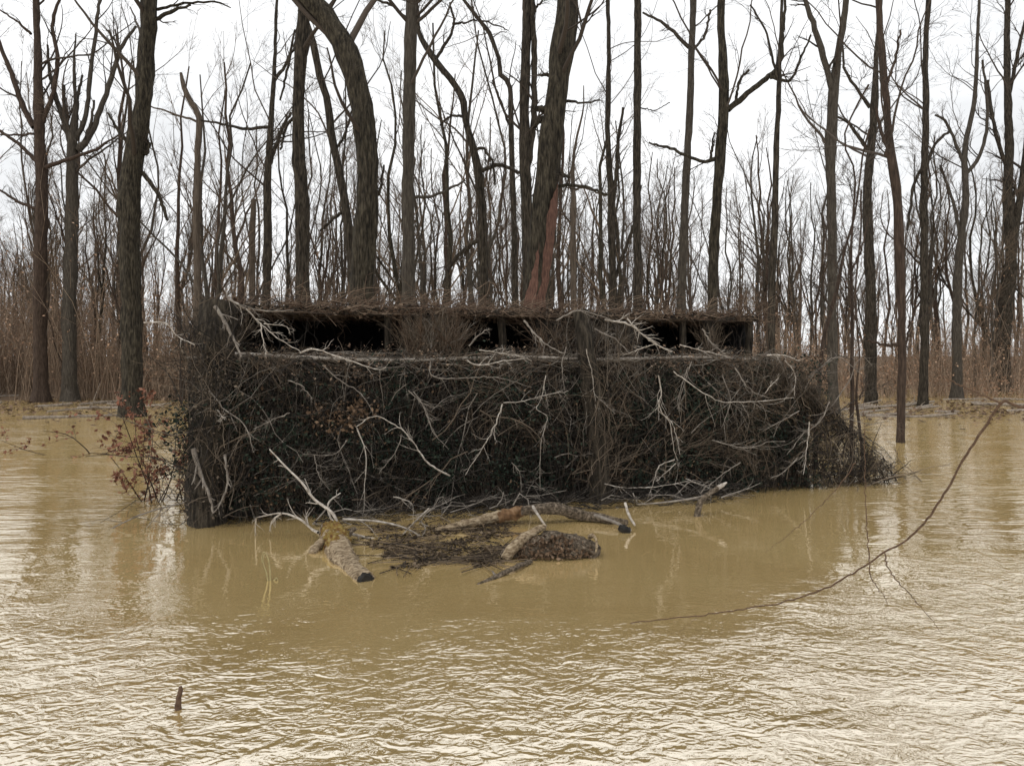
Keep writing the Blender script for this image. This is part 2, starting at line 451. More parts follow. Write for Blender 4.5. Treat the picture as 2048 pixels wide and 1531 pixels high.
# traced branches lashed to the front
def sprig(P, R, rg, n1=5, n2=3, l1=.35, up=0.0, k=5):
    m = MB(); m.tubes(P, R, k, rough=.05)
    a, ra = grow(P[None], R[None], n1, .1, .95, .75, l1, 5, .6, up, .18, rg, lmin=.06, lmax=.6)
    m.tubes(a, ra, 4)
    if n2:
        b, rbb = grow(a, ra, n2, .2, 1, .7, .5, 4, .65, up, .2, rg, lmin=.04, lmax=.3)
        m.tubes(b, rbb, 3)
    return m
def traced(conv, pts, w, mat, v0=-.18, v1=-.24, n1=4, n2=2, name='branch', parent=blind, l1=.25):
    q = [bl(*conv(*p), v0 + (v1 - v0) * i / (len(pts) - 1) + rb.uniform(-.02, .02)) for i, p in enumerate(pts)]
    n = max(8, 4 * len(pts)); P = smooth_path(q, n)
    P[1:-1] += rb.normal(0, .004, P[1:-1].shape)
    R = np.interp(np.linspace(0, 1, n), [0, 1], [w * .85, w * .35]) * (1 + .12 * rb.normal(0, 1, n))
    return sprig(P, R, rb, n1 + 4, n2 + 1, l1).obj(name, mat, parent)
PL, GR = M['branch_pale'], M['branch_grey']
T4 = [([(440, 95), (530, 150), (590, 210), (700, 300), (790, 350)], .011, PL), ([(595, 210), (605, 280), (622, 365)], .009, PL),
      ([(612, 215), (720, 230), (742, 268)], .007, PL), ([(790, 360), (850, 340), (930, 362), (1040, 400), (1170, 440), (1215, 430)], .012, PL),
      ([(740, 655), (650, 690), (560, 735)], .008, GR), ([(730, 495), (800, 520), (850, 590)], .008, GR),
      ([(1531, 965), (1420, 900), (1370, 830), (1310, 750), (1250, 710), (1190, 675), (1130, 680), (1065, 725)], .012, PL),
      ([(1070, 728), (1115, 860), (1110, 1000), (1100, 1190)], .009, PL), ([(1290, 760), (1270, 830), (1180, 960)], .007, GR),
      ([(1020, 790), (960, 860), (800, 860)], .007, GR), ([(1250, 1070), (1340, 1100), (1350, 1180), (1380, 1240)], .009, PL),
      ([(370, 130), (430, 230), (470, 310), (500, 380)], .026, GR), ([(262, 830), (300, 960), (340, 1060), (362, 1150)], .030, GR),
      ([(420, 860), (432, 1000), (400, 1100), (360, 1150)], .018, GR), ([(20, 210), (130, 215), (190, 280), (270, 320)], .010, PL),
      ([(430, 60), (445, 100), (600, 150), (760, 150)], .010, GR), ([(380, 640), (420, 690)], .009, PL),
      ([(1350, 550), (1400, 620), (1440, 720), (1470, 780)], .008, GR), ([(860, 860), (880, 960), (940, 1040)], .006, GR),
      ([(340, 545), (420, 640), (520, 720), (560, 850)], .010, GR), ([(900, 420), (980, 490), (1090, 560), (1150, 660)], .008, GR)]
T5 = [([(555, 610), (530, 690), (480, 790), (420, 880), (372, 962)], .010, PL), ([(560, 605), (640, 600), (760, 570), (880, 545)], .007, PL),
      ([(770, 470), (745, 590), (725, 635), (772, 670), (770, 710), (740, 755)], .007, PL),
      ([(200, 400), (200, 460), (230, 482), (330, 485), (470, 480), (570, 490), (700, 530)], .008, GR),
      ([(380, 395), (440, 420), (560, 400), (680, 385)], .011, PL), ([(440, 345), (550, 360), (640, 375), (700, 400)], .008, PL),
      ([(90, 545), (150, 600), (190, 690), (220, 760), (290, 835)], .008, GR), ([(1060, 195), (1180, 220), (1240, 262), (1310, 312), (1390, 355)], .014, PL),
      ([(1310, 315), (1230, 340), (1150, 372)], .009, PL), ([(970, 340), (1000, 480), (1012, 600), (1022, 710)], .007, PL),
      ([(772, 700), (742, 830), (740, 1040)], .007, GR), ([(1325, 590), (1340, 650), (1390, 700), (1412, 760), (1432, 860)], .009, PL),
      ([(1470, 430), (1420, 600), (1455, 650)], .007, GR), ([(1405, 885), (1330, 920), (1300, 1000), (1278, 1075)], .009, PL),
      ([(1410, 905), (1340, 970), (1312, 992)], .008, PL), ([(1060, 1005), (1160, 1025), (1300, 1020), (1470, 995), (1531, 1010)], .008, PL),
      ([(390, 325), (430, 280), (490, 238)], .012, GR), ([(660, 200), (720, 270), (790, 330), (860, 360)], .016, GR),
      ([(870, 330), (850, 420), (860, 540)], .008, GR), ([(600, 900), (640, 950), (650, 1050)], .008, GR), ([(1010, 240), (1110, 290), (1180, 360)], .012, GR),
      ([(820, 200), (930, 150), (1040, 180), (1100, 200)], .012, GR), ([(1040, 590), (1110, 660)], .010, GR), ([(1200, 1050), (1222, 1105)], .01, PL)]
T6 = [([(10, 190), (60, 240), (110, 290), (180, 330), (235, 352)], .013, PL), ([(240, 450), (320, 510), (400, 565), (480, 600), (560, 600), (700, 595), (835, 580)], .009, PL),
      ([(540, 430), (600, 520), (650, 560), (712, 582)], .012, GR), ([(860, 645), (760, 700), (680, 745)], .008, GR), ([(690, 560), (720, 520), (760, 480)], .008, PL),
      ([(790, 395), (842, 470), (836, 570)], .009, PL), ([(165, 470), (180, 560), (165, 640), (220, 700), (240, 830), (262, 890)], .010, PL),
      ([(330, 400), (270, 590), (275, 700)], .008, GR), ([(430, 790), (600, 830), (700, 800), (790, 795)], .010, GR), ([(570, 900), (480, 960), (420, 1010)], .010, GR),
      ([(380, 240), (430, 310), (500, 370)], .014, GR), ([(700, 370), (790, 372), (860, 400)], .011, PL), ([(910, 700), (900, 820), (880, 960)], .010, PL),
      ([(270, 320), (390, 350), (520, 380)], .010, PL), ([(300, 980), (420, 1028)], .009, PL), ([(480, 470), (520, 590), (490, 700), (500, 800)], .008, GR),
      ([(1010, 600), (960, 700), (880, 760), (800, 860)], .010, GR), ([(850, 880), (790, 940), (720, 980)], .012, GR)]
for conv, TT in ((R4, T4), (R5, T5), (R6, T6)):
    for pts, w, mt in TT:
        traced(conv, pts, w, mt, v0=-.40 - rb.uniform(0, .08), v1=-.42 - rb.uniform(0, .12))
# long pale rail pole on the shelf edge
q = [bl(470, 708, -.14), bl(640, 716, -.15), bl(800, 720, -.16), bl(1050, 714, -.15), bl(1200, 719, -.15), bl(1380, 714, -.16), bl(1545, 721, -.15)]
P = smooth_path(q, 24); m = MB(); m.tubes(P, np.interp(np.linspace(0, 1, 24), [0, 1], [.022, .014]), 7, rough=.06); m.obj('rail_pole', PL, blind)

def fold(z, zc):
    """turn shoots back that would leave the band zc"""
    z = np.where(z > zc[1], 2 * zc[1] - z, z); return np.maximum(z, zc[0])
# random brush: about 150 single branches, then the tangle
def rand_branches(n, u0, u1, z0, z1, L0, L1, rg, npts=8, vmin=-.34, vmax=-.02, slope=None, sag=.04):
    p = np.stack([rg.uniform(u0, u1, n), rg.uniform(vmin, vmax, n), rg.uniform(z0, z1, n)], -1)
    th = rg.uniform(0, 2 * math.pi, n) if slope is None else rg.normal(slope[0], slope[1], n)
    d = np.stack([np.cos(th), rg.normal(0, .12, n), np.sin(th)], -1)
    L = rg.uniform(L0, L1, n)
    out = [p]; dd = norm(d)
    for _ in range(npts - 1):
        p = p + dd * (L / (npts - 1))[:, None]; out.append(p)
        dd = norm(dd + rg.normal(0, .26, (n, 3)) * np.array([1, .4, 1]) - sag * Z3)
    P = np.stack(out, 1)
    P[:, :, 1] = np.clip(P[:, :, 1], min(vmin, -.42), max(vmax, -.015))
    return P
for k in range(150):
    P = rand_branches(1, .1, BLEN + .1, .15, 1.6, .5, 1.5, rb)[0]
    P[:, 2] = fold(P[:, 2], (-.05, 1.72))
    w = rb.uniform(.005, .011)
    sprig(P, np.linspace(w, w * .4, len(P)), rb, 6, 3, .3).obj('branch', (GR, M['brush_mid'], M['brush_dark'])[int(rb.integers(0, 3))], blind)

def tangle(name, mat, n, u0, u1, z0, z1, L0, L1, rad, rg, n1=4, n2=2, parent=blind, zc=(-.05, 2.3), vmin=-.30, vmax=-.02, slope=None):
    P = rand_branches(n, u0, u1, z0, z1, L0, L1, rg, 6, vmin, vmax, slope)
    P[:, :, 2] = fold(P[:, :, 2], zc)
    over = P[:, :, 0] - 6.8
    P[:, :, 2] = np.where(over > 0, np.minimum(P[:, :, 2], np.maximum(1.70 - over * .8, .05) * rg.uniform(.8, 1.05, P.shape[:2])), P[:, :, 2])
    R = (rg.uniform(.6, 1.4, n) * rad)[:, None] * np.linspace(1, .4, 6)[None]
    m = MB(); m.tubes(P, R, 3)
    a, ra = grow(P, R, n1, .1, 1, .7, .4, 3 if n > 200 else 4, .6, 0, .2, rg, rmin=.001)
    a[:, :, 1] = np.clip(a[:, :, 1], min(vmin, -.45), .2)
    a[:, :, 2] = np.where(a[:, :, 2] > zc[1] + .06, 2 * zc[1] + .12 - a[:, :, 2], a[:, :, 2])
    m.tubes(a, ra, 3)
    if n2:
        b, rr_ = grow(a, ra, n2, .2, 1, .7, .5, 3, .7, 0, .2, rg, rmin=.0009)
        m.tubes(b, rr_, 3)
    o = m.obj(name, mat, parent); o['kind'] = 'stuff'; return o
tangle('dark_brush', M['brush_dark'], 1150, .1, BLEN + .2, -.05, 1.5, .4, 1.3, .0055, rb, 5, 2, zc=(-.05, 1.69))
for q in range(34):
    uc, zc_ = rb.uniform(.1, BLEN), rb.uniform(.25, 1.5)
    if q % 3 == 0: uc = rb.uniform(5.3, 7.5)
    sl = (rb.uniform(0, 3.14), .45)
    tangle('brown_brush', M[('brush_mid', 'branch_grey', 'brush_mid')[q % 3]], (18, 10, 18)[q % 3], uc - .35, uc + .35, zc_ - .18, min(zc_ + .15, 1.5), .3, 1.0, (.0042, .0036, .005)[q % 3], rb, 5, 2, vmin=-.40, vmax=-.14, zc=(-.05, 1.72), slope=sl)
tangle('foot_brush', M['brush_dark'], 300, 1.2, 6.0, -.03, .1, .3, .9, .006, rb, 5, 2, zc=(-.05, .22), vmin=-.75, vmax=-.1, slope=(0, .35))
tangle('foot_brush', M['branch_grey'], 46, 1.2, 6.0, .0, .12, .4, 1.0, .007, rb, 4, 2, zc=(-.05, .26), vmin=-.9, vmax=-.2, slope=(0, .4))
# brush screens between the openings, and along the shelf
for (pa, pb, n, mt) in ((808, 920, 150, 'brush_mid'), (812, 918, 90, 'roof_thatch'), (825, 905, 45, 'branch_grey'), (885, 915, 40, 'leafred'), (1100, 1250, 34, 'branch_grey'), (1080, 1270, 130, 'brush_mid'), (1070, 1120, 40, 'roof_thatch'), (1120, 1220, 34, 'branch_grey'), (1085, 1265, 80, 'brush_dark'), (1413, 1426, 40, 'brush_mid'),
                        (1440, 1525, 14, 'brush_dark'), (390, 480, 120, 'brush_mid'), (380, 470, 120, 'brush_dark'), (500, 640, 8, 'brush_dark')):
    ua, ub = bl(pa, 680, 0)[0], bl(pb, 680, 0)[0]
    mt = 'roof_thatch' if mt == 'leafred' else mt
    tangle('opening_brush', M[mt], n, ua, ub, 1.58, 1.8, .25, .55, .004, rb, 5, 2, zc=(1.55, 2.22), vmin=-.1, vmax=.10, slope=(1.57, .35))
tangle('shelf_brush', M['brush_mid'], 200, .1, BLEN, 1.60, 1.70, .3, .9, .004, rb, 5, 2, zc=(1.5, 1.71), vmin=-.22, vmax=.05, slope=(0, .25))
tangle('shelf_brush', M['branch_grey'], 70, .1, BLEN, 1.60, 1.70, .4, 1.0, .005, rb, 4, 2, zc=(1.5, 1.72), vmin=-.25, vmax=-.05, slope=(0, .2))
# thatch on the roof
P = rand_branches(900, .15, 6.75, 2.13, 2.20, .3, .8, rb, 5, slope=(0, .4)); P[:, :, 1] = rb.uniform(.0, 1.9, 900)[:, None] ** 1.3 + .02
P[:, :, 2] = np.clip(P[:, :, 2] + .05 + .06 * vnoise(P[:, :, 0] * 3, P[:, :, 1], 1.0, 31), 2.14, 2.42)
R = (rb.uniform(.6, 1.4, 900) * .004)[:, None] * np.linspace(1, .4, 5)[None]
m = MB(); m.tubes(P, R, 4); a, ra = grow(P, R, 5, .1, 1, .7, .4, 4, .6, .02, .2, rb, rmin=.001); m.tubes(a, ra, 3)
c = np.stack([rb.uniform(.2, 6.8, 3800), rb.uniform(.0, 1.0, 3800) ** 1.5 * 1.9, rb.uniform(2.13, 2.24, 3800)], -1)
m.leaves(c, .05, rb, .3)
o = m.obj('roof_thatch', M['roof_thatch'], roof); o['kind'] = 'stuff'
tangle('ragged_edge', M['roof_thatch'], 130, .1, 6.9, 2.12, 2.2, .2, .7, .0042, rb, 4, 2, zc=(1.9, 2.55), vmin=-.1, vmax=.2, slope=(1.4, .9))
tangle('ragged_edge', M['brush_dark'], 26, .0, .35, .1, 1.7, .3, .8, .005, rb, 4, 2, zc=(-.05, 2.35), vmin=-.35, vmax=-.1, slope=(1.9, .7))
tangle('ragged_edge', M['brush_mid'], 18, .0, .4, .3, 1.9, .3, .8, .004, rb, 4, 2, zc=(-.05, 2.4), vmin=-.35, vmax=-.1, slope=(2.0, .8))
for q in range(7):
    uc = BLEN - .15 + .2 * q
    tangle('ragged_edge', M[('brush_dark', 'brush_mid')[q % 2]], 60 - 4 * q, uc - .2, uc + .2, -.05, max(1.45 - .26 * q, .1), .3, .8, .005, rb, 5, 2, zc=(-.05, max(1.75 - .24 * q, .3)), vmin=-.3, vmax=.2, slope=(1.9, .8))
tangle('top_edge_brush', M['brush_mid'], 110, .2, BLEN, 1.56, 1.66, .25, .6, .0045, rb, 5, 2, zc=(1.3, 1.72), vmin=-.3, vmax=-.1, slope=(0, .6))
tangle('top_edge_brush', M['branch_grey'], 60, .2, BLEN, 1.56, 1.66, .3, .7, .005, rb, 5, 2, zc=(1.2, 1.73), vmin=-.34, vmax=-.1, slope=(3.4, .6))
tangle('roof_drape', M['roof_thatch'], 130, .2, 6.8, 2.12, 2.24, .2, .6, .0045, rb, 5, 2, zc=(2.13, 2.32), vmin=-.08, vmax=.08, slope=(0, .5))
tangle('roof_drape', M['brush_dark'], 70, .2, 6.8, 2.12, 2.24, .2, .6, .0045, rb, 5, 2, zc=(2.12, 2.32), vmin=-.08, vmax=.08, slope=(3.1, .5))
tangle('post_brush', M['brush_dark'], 60, -.05, .45, .0, 1.9, .3, .7, .005, rb, 5, 2, zc=(-.05, 2.25), vmin=-.5, vmax=-.36, slope=(1.57, .5))
tangle('post_brush', M['brush_mid'], 46, -.05, .5, .0, 2.0, .3, .7, .004, rb, 5, 2, zc=(-.05, 2.3), vmin=-.5, vmax=-.36, slope=(1.57, .6))
tangle('post_brush', M['brush_mid'], 44, c2[0] - .2, c2[0] + .2, .1, 1.6, .3, .7, .004, rb, 5, 2, zc=(-.05, 1.9), vmin=-.5, vmax=-.42, slope=(1.57, .6))
# leaf clumps on the front
def clumps(name, mat, n, per, size, spread, rg, z0=.1, z1=1.55, vv=(-.26, -.03), u0=0., u1=BLEN):
    cc = np.stack([rg.uniform(u0, u1, n), rg.uniform(vv[0], vv[1], n), rg.uniform(z0, z1, n)], -1)
    pts = (cc[:, None] + rg.normal(0, 1, (n, per, 3)) * np.array([spread, .06, spread * .7])).reshape(-1, 3)
    pts[:, 1] = np.clip(pts[:, 1], -.4, -.01); pts[:, 2] = np.clip(pts[:, 2], -.02, 2.0)
    m = MB(); m.leaves(pts, size, rg)
    o = m.obj(name, mat, blind); o['kind'] = 'stuff'; return o
clumps('evergreen_leaves', M['leaf_green'], 120, 150, .04, .15, rb)
clumps('evergreen_leaves', M['leaf_green'], 12, 160, .04, .16, rb, .3, 1.4, (-.36, -.28))
clumps('dry_leaves', M['roof_thatch'], 60, 40, .03, .12, rb, 1.5, 1.7, (-.3, -.05))
clumps('dry_leaves', M['leaf_brown'], 70, 60, .035, .14, rb)
clumps('dry_leaves', M['brush_mid'], 14, 40, .035, .10, rb, .1, 2.0, (-.40, -.34), .02, .42)
ua, ub = bl(640, 820)[0], bl(720, 820)[0]
clumps('dry_leaves', M['leaf_brown'], 5, 60, .045, .10, rb, .85, 1.15, (-.35, -.2), ua, ub)
# grass and straw stems hanging
n = 2600
p0 = np.stack([rb.uniform(0, BLEN, n), rb.uniform(-.25, -.02, n), rb.uniform(.2, 1.6, n)], -1)
L = rb.uniform(.2, .6, n)
ln = np.stack([p0 + np.stack([rb.normal(0, .05, n) * t, rb.normal(0, .01, n), -L * t], -1) for t in (0, .33, .66, 1)], 1)
m = MB(); m.tubes(ln, np.full((n, 4), .0018), 3); o = m.obj('hanging_straw', M['brush_mid'], blind); o['kind'] = 'stuff'
# brush spilling into the water at the far end
def world_tangle(name, label, cat, mat, base, n, L0, L1, rad, rg, spread, upb, n1=5, n2=3, leafmat=None, nleaf=0, lsize=.04, group=None):
    root = empty(name, base); tag(root, label, cat, group)
    p = rg.normal(0, 1, (n, 3)) * np.array([spread[0], spread[1], 0]) + np.array([0, 0, -.05])
    d = norm(rg.normal(0, 1, (n, 3)) * np.array([1, 1, .5]) + np.array([0, 0, upb]))
    L = rg.uniform(L0, L1, n); out = [p]
    for _ in range(6):
        p = p + d * (L / 6)[:, None]; out.append(p); d = norm(d + rg.normal(0, .13, (n, 3)))
    P = np.stack(out, 1); R = (rg.uniform(.6, 1.4, n) * rad)[:, None] * np.linspace(1, .35, 7)[None]
    m = MB(); m.tubes(P, R, 5); m.obj('stems', mat, root)
    a, ra = grow(P, R, n1, .15, 1, .65, .45, 5, .6, .01, .15, rg, rmin=.001)
    m = MB(); m.tubes(a, ra, 3)
    b, rr_ = grow(a, ra, n2, .2, 1, .7, .5, 4, .7, 0, .18, rg, rmin=.0009); m.tubes(b, rr_, 3)
    m.obj('twigs', mat, root)
    if leafmat is not None:
        allp = np.concatenate([a[:, 1:].reshape(-1, 3), b[:, 1:].reshape(-1, 3)])
        m = MB(); m.leaves(allp[rg.integers(0, len(allp), nleaf)] + rg.normal(0, .015, (nleaf, 3)), lsize, rg)
        o = m.obj('leaves', leafmat, root); o['kind'] = 'stuff'
    return root
world_tangle('brush_pile', 'heap of dead brush sliding into the water off the far end of the blind', 'brush pile', M['brush_mid'], on_water(1660, 962), 60, .4, 1.3, .008, rb, (.35, .2), .35)
world_tangle('brush_pile', 'low flat heap of wet twigs beside the end of the blind', 'brush pile', M['brush_dark'], on_water(1735, 955), 34, .3, .8, .007, rb, (.22, .12), .12)
world_tangle('leafy_shrub', 'drowned shrub with dry reddish leaves growing against the corner post of the blind', 'shrub', M['bark_red'], on_water(325, 1000), 13, .6, 1.35, .006, rb, (.14, .1), 1.9, 4, 3, M['leaf_red'], 1100, .05)
world_tangle('drooping_bough', 'leafy brown bough leaning out of the water between shrub and big trunk', 'bough', M['bark_red'], on_water(215, 905), 6, .7, 1.7, .009, rb, (.3, .1), .35, 4, 3, M['leaf_red'], 260, .06)

# ------------------------------------------------------------------ logs and dead wood in the water before the blind
def thing_log(name, label, cat, parts):
    """parts: (part name, world pts, radii, material, sides, rough)"""
    base = np.asarray(parts[0][1][0], float) * np.array([1, 1, 0])
    root = empty(name, base); tag(root, label, cat)
    for pn, pts, rad, mat, k, rough in parts:
        log_part(pn, np.asarray(pts, float) - base, rad, mat, root, k=k, n=max(12, 5 * len(pts)), rough=rough)
    return root
def pw(px, py, z=0.0, dz=0.0):
    """photo pixel resting on the plane z"""
    return on_water(px, py, z) + np.array([0, 0, dz])
# mossy broken limb
mroot = thing_log('broken_limb', 'broken limb with yellow moss and dark cut tip poking out of the water', 'fallen limb', [
    ('butt', [pix(662, 1060, 6.75), pix(668, 1078, 6.6), pix(678, 1106, 6.2), pix(697, 1136, 5.85), pix(720, 1155, 5.55), pix(731, 1161, 5.45)], [.09, .11, .105, .09, .075, .062], M['log_pale'], 26, .06),
    ('moss_patch', [pix(658, 1058, 6.72), pix(669, 1072, 6.58), pix(676, 1090, 6.36), pix(682, 1106, 6.18)], [.085, .116, .108, .078], M['log_moss'], 30, .13),
    ('cut_tip', [pix(730, 1160.5, 5.455), pix(734, 1163, 5.42)], [.060, .046], M['wet_black'], 20, .10),
    ('root_stub', [pix(662, 1080, 6.5), pix(640, 1090, 6.4), pix(624, 1108, 6.2)], [.07, .045, .03], M['log_pale'], 10, .12),
    ('root_stub', [pix(690, 1075, 6.55), pix(700, 1062, 6.6), pix(712, 1056, 6.65)], [.05, .03, .015], M['log'], 10, .12),
    ('root_stub', [pix(655, 1072, 6.6), pix(646, 1058, 6.65), pix(648, 1042, 6.7)], [.04, .028, .015], M['log'], 10, .12)])
mb0 = np.array(mroot.location)
for pts, w in (([R4(985, 1235), R4(950, 1150), R4(860, 1080), R4(800, 1000), R4(720, 920), R4(640, 835)], .017),
               ([R4(1000, 1240), R4(940, 1170), R4(930, 1100), R4(990, 1050)], .014),
               ([R4(880, 1245), R4(850, 1230), R4(790, 1180), R4(700, 1150), R4(580, 1170)], .014), ([R4(700, 1150), R4(655, 1185), R4(640, 1235)], .01),
               ([R4(575, 1170), R4(570, 1215), R4(568, 1275)], .008), ([R4(1000, 1180), R4(1170, 1190), R4(1300, 1220), R4(1390, 1270), R4(1442, 1335)], .012),
               ([R4(1430, 1125), R4(1340, 1210), R4(1260, 1300)], .011), ([R4(1040, 1250), R4(1120, 1270), R4(1250, 1290), R4(1310, 1320)], .014),
               ([R4(1385, 1190), R4(1410, 1230), R4(1380, 1280)], .008)):
    n_ = len(pts); P = smooth_path([pix(x, y, 6.65 + .4 * i / n_ + rb.uniform(-.05, .05)) - mb0 for i, (x, y) in enumerate(pts)], 5 * n_)
    sprig(P, np.linspace(w, w * .4, len(P)), rb, 5, 2, .25).obj('limb', PL, mroot)
thing_log('fallen_log', 'pale stripped log with orange broken end lying at the foot of the blind', 'log', [
    ('trunk', [pix(872, 1060, 7.02), pix(920, 1050, 7.15), pix(975, 1038, 7.3), pix(1020, 1030, 7.4)], [.025, .038, .048, .052], M['log_pale'], 20, .12),
    ('broken_end', [pix(995, 1034, 7.33), pix(1025, 1026, 7.38), pix(1052, 1020, 7.45)], [.05, .064, .045], M['log_orange'], 14, .14)])
thing_log('fallen_log', 'dark wet log running behind the orange ended log', 'log', [
    ('trunk', [pix(1045, 1020, 7.3), pix(1110, 1018, 7.4), pix(1170, 1030, 7.45), pix(1255, 1045, 7.3)], [.05, .06, .05, .03], M['log'], 12, .1),
    ('limb', [pix(1065, 1012, 7.3), pix(1080, 1035, 7.1), pix(1092, 1052, 7.0)], [.014, .012, .008], PL, 6, .05),
    ('limb', [pix(1190, 1030, 7.4), pix(1225, 1042, 7.2), pix(1262, 1060, 7.0)], [.018, .016, .01], GR, 6, .05),
    ('limb', [pix(1250, 1005, 7.3), pix(1258, 1030, 7.2), pix(1270, 1050, 7.1)], [.013, .014, .01], PL, 6, .05)])
ch = thing_log('rotten_log', 'fat rotten log section caked in leaf litter with pale broken rim', 'log', [
    ('trunk', [pix(1004, 1118, 6.12), pix(1045, 1102, 6.15), pix(1110, 1096, 6.18), pix(1165, 1100, 6.15), pix(1194, 1112, 6.1)], [.05, .11, .14, .125, .07], M['log'], 34, .12),
    ('bark_limb', [pix(1008, 1118, 5.98), pix(1030, 1090, 6.05), pix(1062, 1066, 6.15), pix(1090, 1052, 6.25)], [.035, .045, .04, .02], M['log_pale'], 10, .1)])
cb = np.array(ch.location)
a_ = np.linspace(.2, 2.3, 14); cc = pix(1184, 1104, 6.10) - cb
P = np.stack([cc[0] + .012 + .02 * np.sin(a_ * 2), cc[1] - .12 * np.cos(a_ + 0.3), cc[2] + .13 * np.sin(a_)], -1)
m = MB(); m.tubes(P, np.linspace(.008, .02, 14), 7, rough=.2); m.obj('broken_rim', M['log_pale'], ch)
n = 1500; t = rb.uniform(0.04, .96, n); an = rb.uniform(.0, 3.0, n)
p0, p1 = pix(1008, 1112, 6.13) - cb, pix(1190, 1106, 6.12) - cb
c = p0 + (p1 - p0) * t[:, None]; rr_ = .04 + .11 * np.sin(3.14 * t)
c = c + np.stack([np.zeros(n), -np.cos(an) * rr_, np.sin(an) * rr_], -1)
m = MB(); m.leaves(c, .03, rb); o = m.obj('leaf_litter', M['leaf_brown'], ch); o['kind'] = 'stuff'
thing_log('floating_stick', 'dark stick slanting out of the water below the rotten log', 'stick', [
    ('stem', [pw(955, 1168), pw(990, 1156, 0, .01), pw(1030, 1142, .0, .03), pix(1062, 1122, 5.9)], [.008, .016, .02, .018], M['log'], 9, .1),
    ('side_twig', [pw(992, 1156, 0, .01), pw(985, 1150, 0, .03)], [.01, .006], GR, 6, .05)])
thing_log('forked_stick', 'forked stick with pale broken tip standing in open water', 'stick', [
    ('stem', [pw(1394, 1032, 0, -.05), pix(1398, 1010, 7.72), pix(1412, 992, 7.75), pix(1432, 978, 7.8), pix(1440, 972, 7.8)], [.035, .035, .03, .026, .022], M['log'], 10, .09),
    ('broken_tip', [pix(1436, 975, 7.79), pix(1446, 969, 7.81), pix(1454, 964, 7.82)], [.026, .02, .007], PL, 8, .1),
    ('side_branch', [pix(1420, 988, 7.75), pix(1385, 996, 7.8), pix(1330, 1004, 7.85), pix(1275, 1008, 7.9)], [.013, .011, .009, .005], GR, 6, .05)])
thing_log('floating_stub', 'short dark wood stub afloat off the end of the dark log', 'stub', [
    ('stem', [pix(1238, 1054, 7.0), pix(1248, 1058, 6.98), pix(1260, 1060, 6.98)], [.03, .042, .035], M['wet_black'], 10, .12)])
thing_log('upright_stub', 'thin brown stub standing alone in the rippled open water', 'stub', [
    ('stem', [pw(355, 1418, 0, -.05), pix(357, 1400, 3.42), pix(361, 1380, 3.42), pix(360, 1372, 3.42)], [.013, .014, .012, .008], M['near_twig'], 9, .1)])
# bent reed
base = on_water(540, 1160); root = empty('bent_reed', base); tag(root, 'bent straw coloured reed poking out of the smooth water', 'reed')
for pts in ([(541, 1165), (540, 1140), (536, 1115), (528, 1103), (524, 1112), (524, 1125)], [(537, 1165), (533, 1145), (526, 1122), (529, 1106)], [(546, 1163), (553, 1155), (556, 1160)]):
    P = smooth_path([pix(x, y, base[1]) - base for x, y in pts], 20); m = MB(); m.tubes(P, np.linspace(.007, .003, 20), 6); m.obj('blade', M['reed'], root)
# floating debris mat
n = 3800
px_ = rb.uniform(735, 1020, n); py_ = rb.uniform(1050, 1136, n)
keep = (vnoise(px_ / 40, py_ / 14, .5, 11) > -.12) & (py_ < 1132 - 40 * ((px_ - 870) / 160) ** 2 + 18)
c = np.array([on_water(x, y) for x, y in zip(px_[keep], py_[keep])]); c[:, 2] = rb.uniform(.0, .015, len(c))
m = MB(); m.leaves(c, .04, rb, .8)
nt_ = 240; k_ = rb.integers(0, len(c), nt_); th = rb.uniform(0, 6.28, nt_)
P = np.stack([c[k_] + np.stack([np.cos(th), np.sin(th), 0 * th + .02], -1) * t for t in (0, .1, .2, .3)], 1); P[:, :, 2] += .006
m.tubes(P, np.full((nt_, 4), .004), 4)
tag(m.obj('floating_debris', M['wet_leaf']), 'mat of dead leaves and twigs afloat before the blind', kind='stuff')

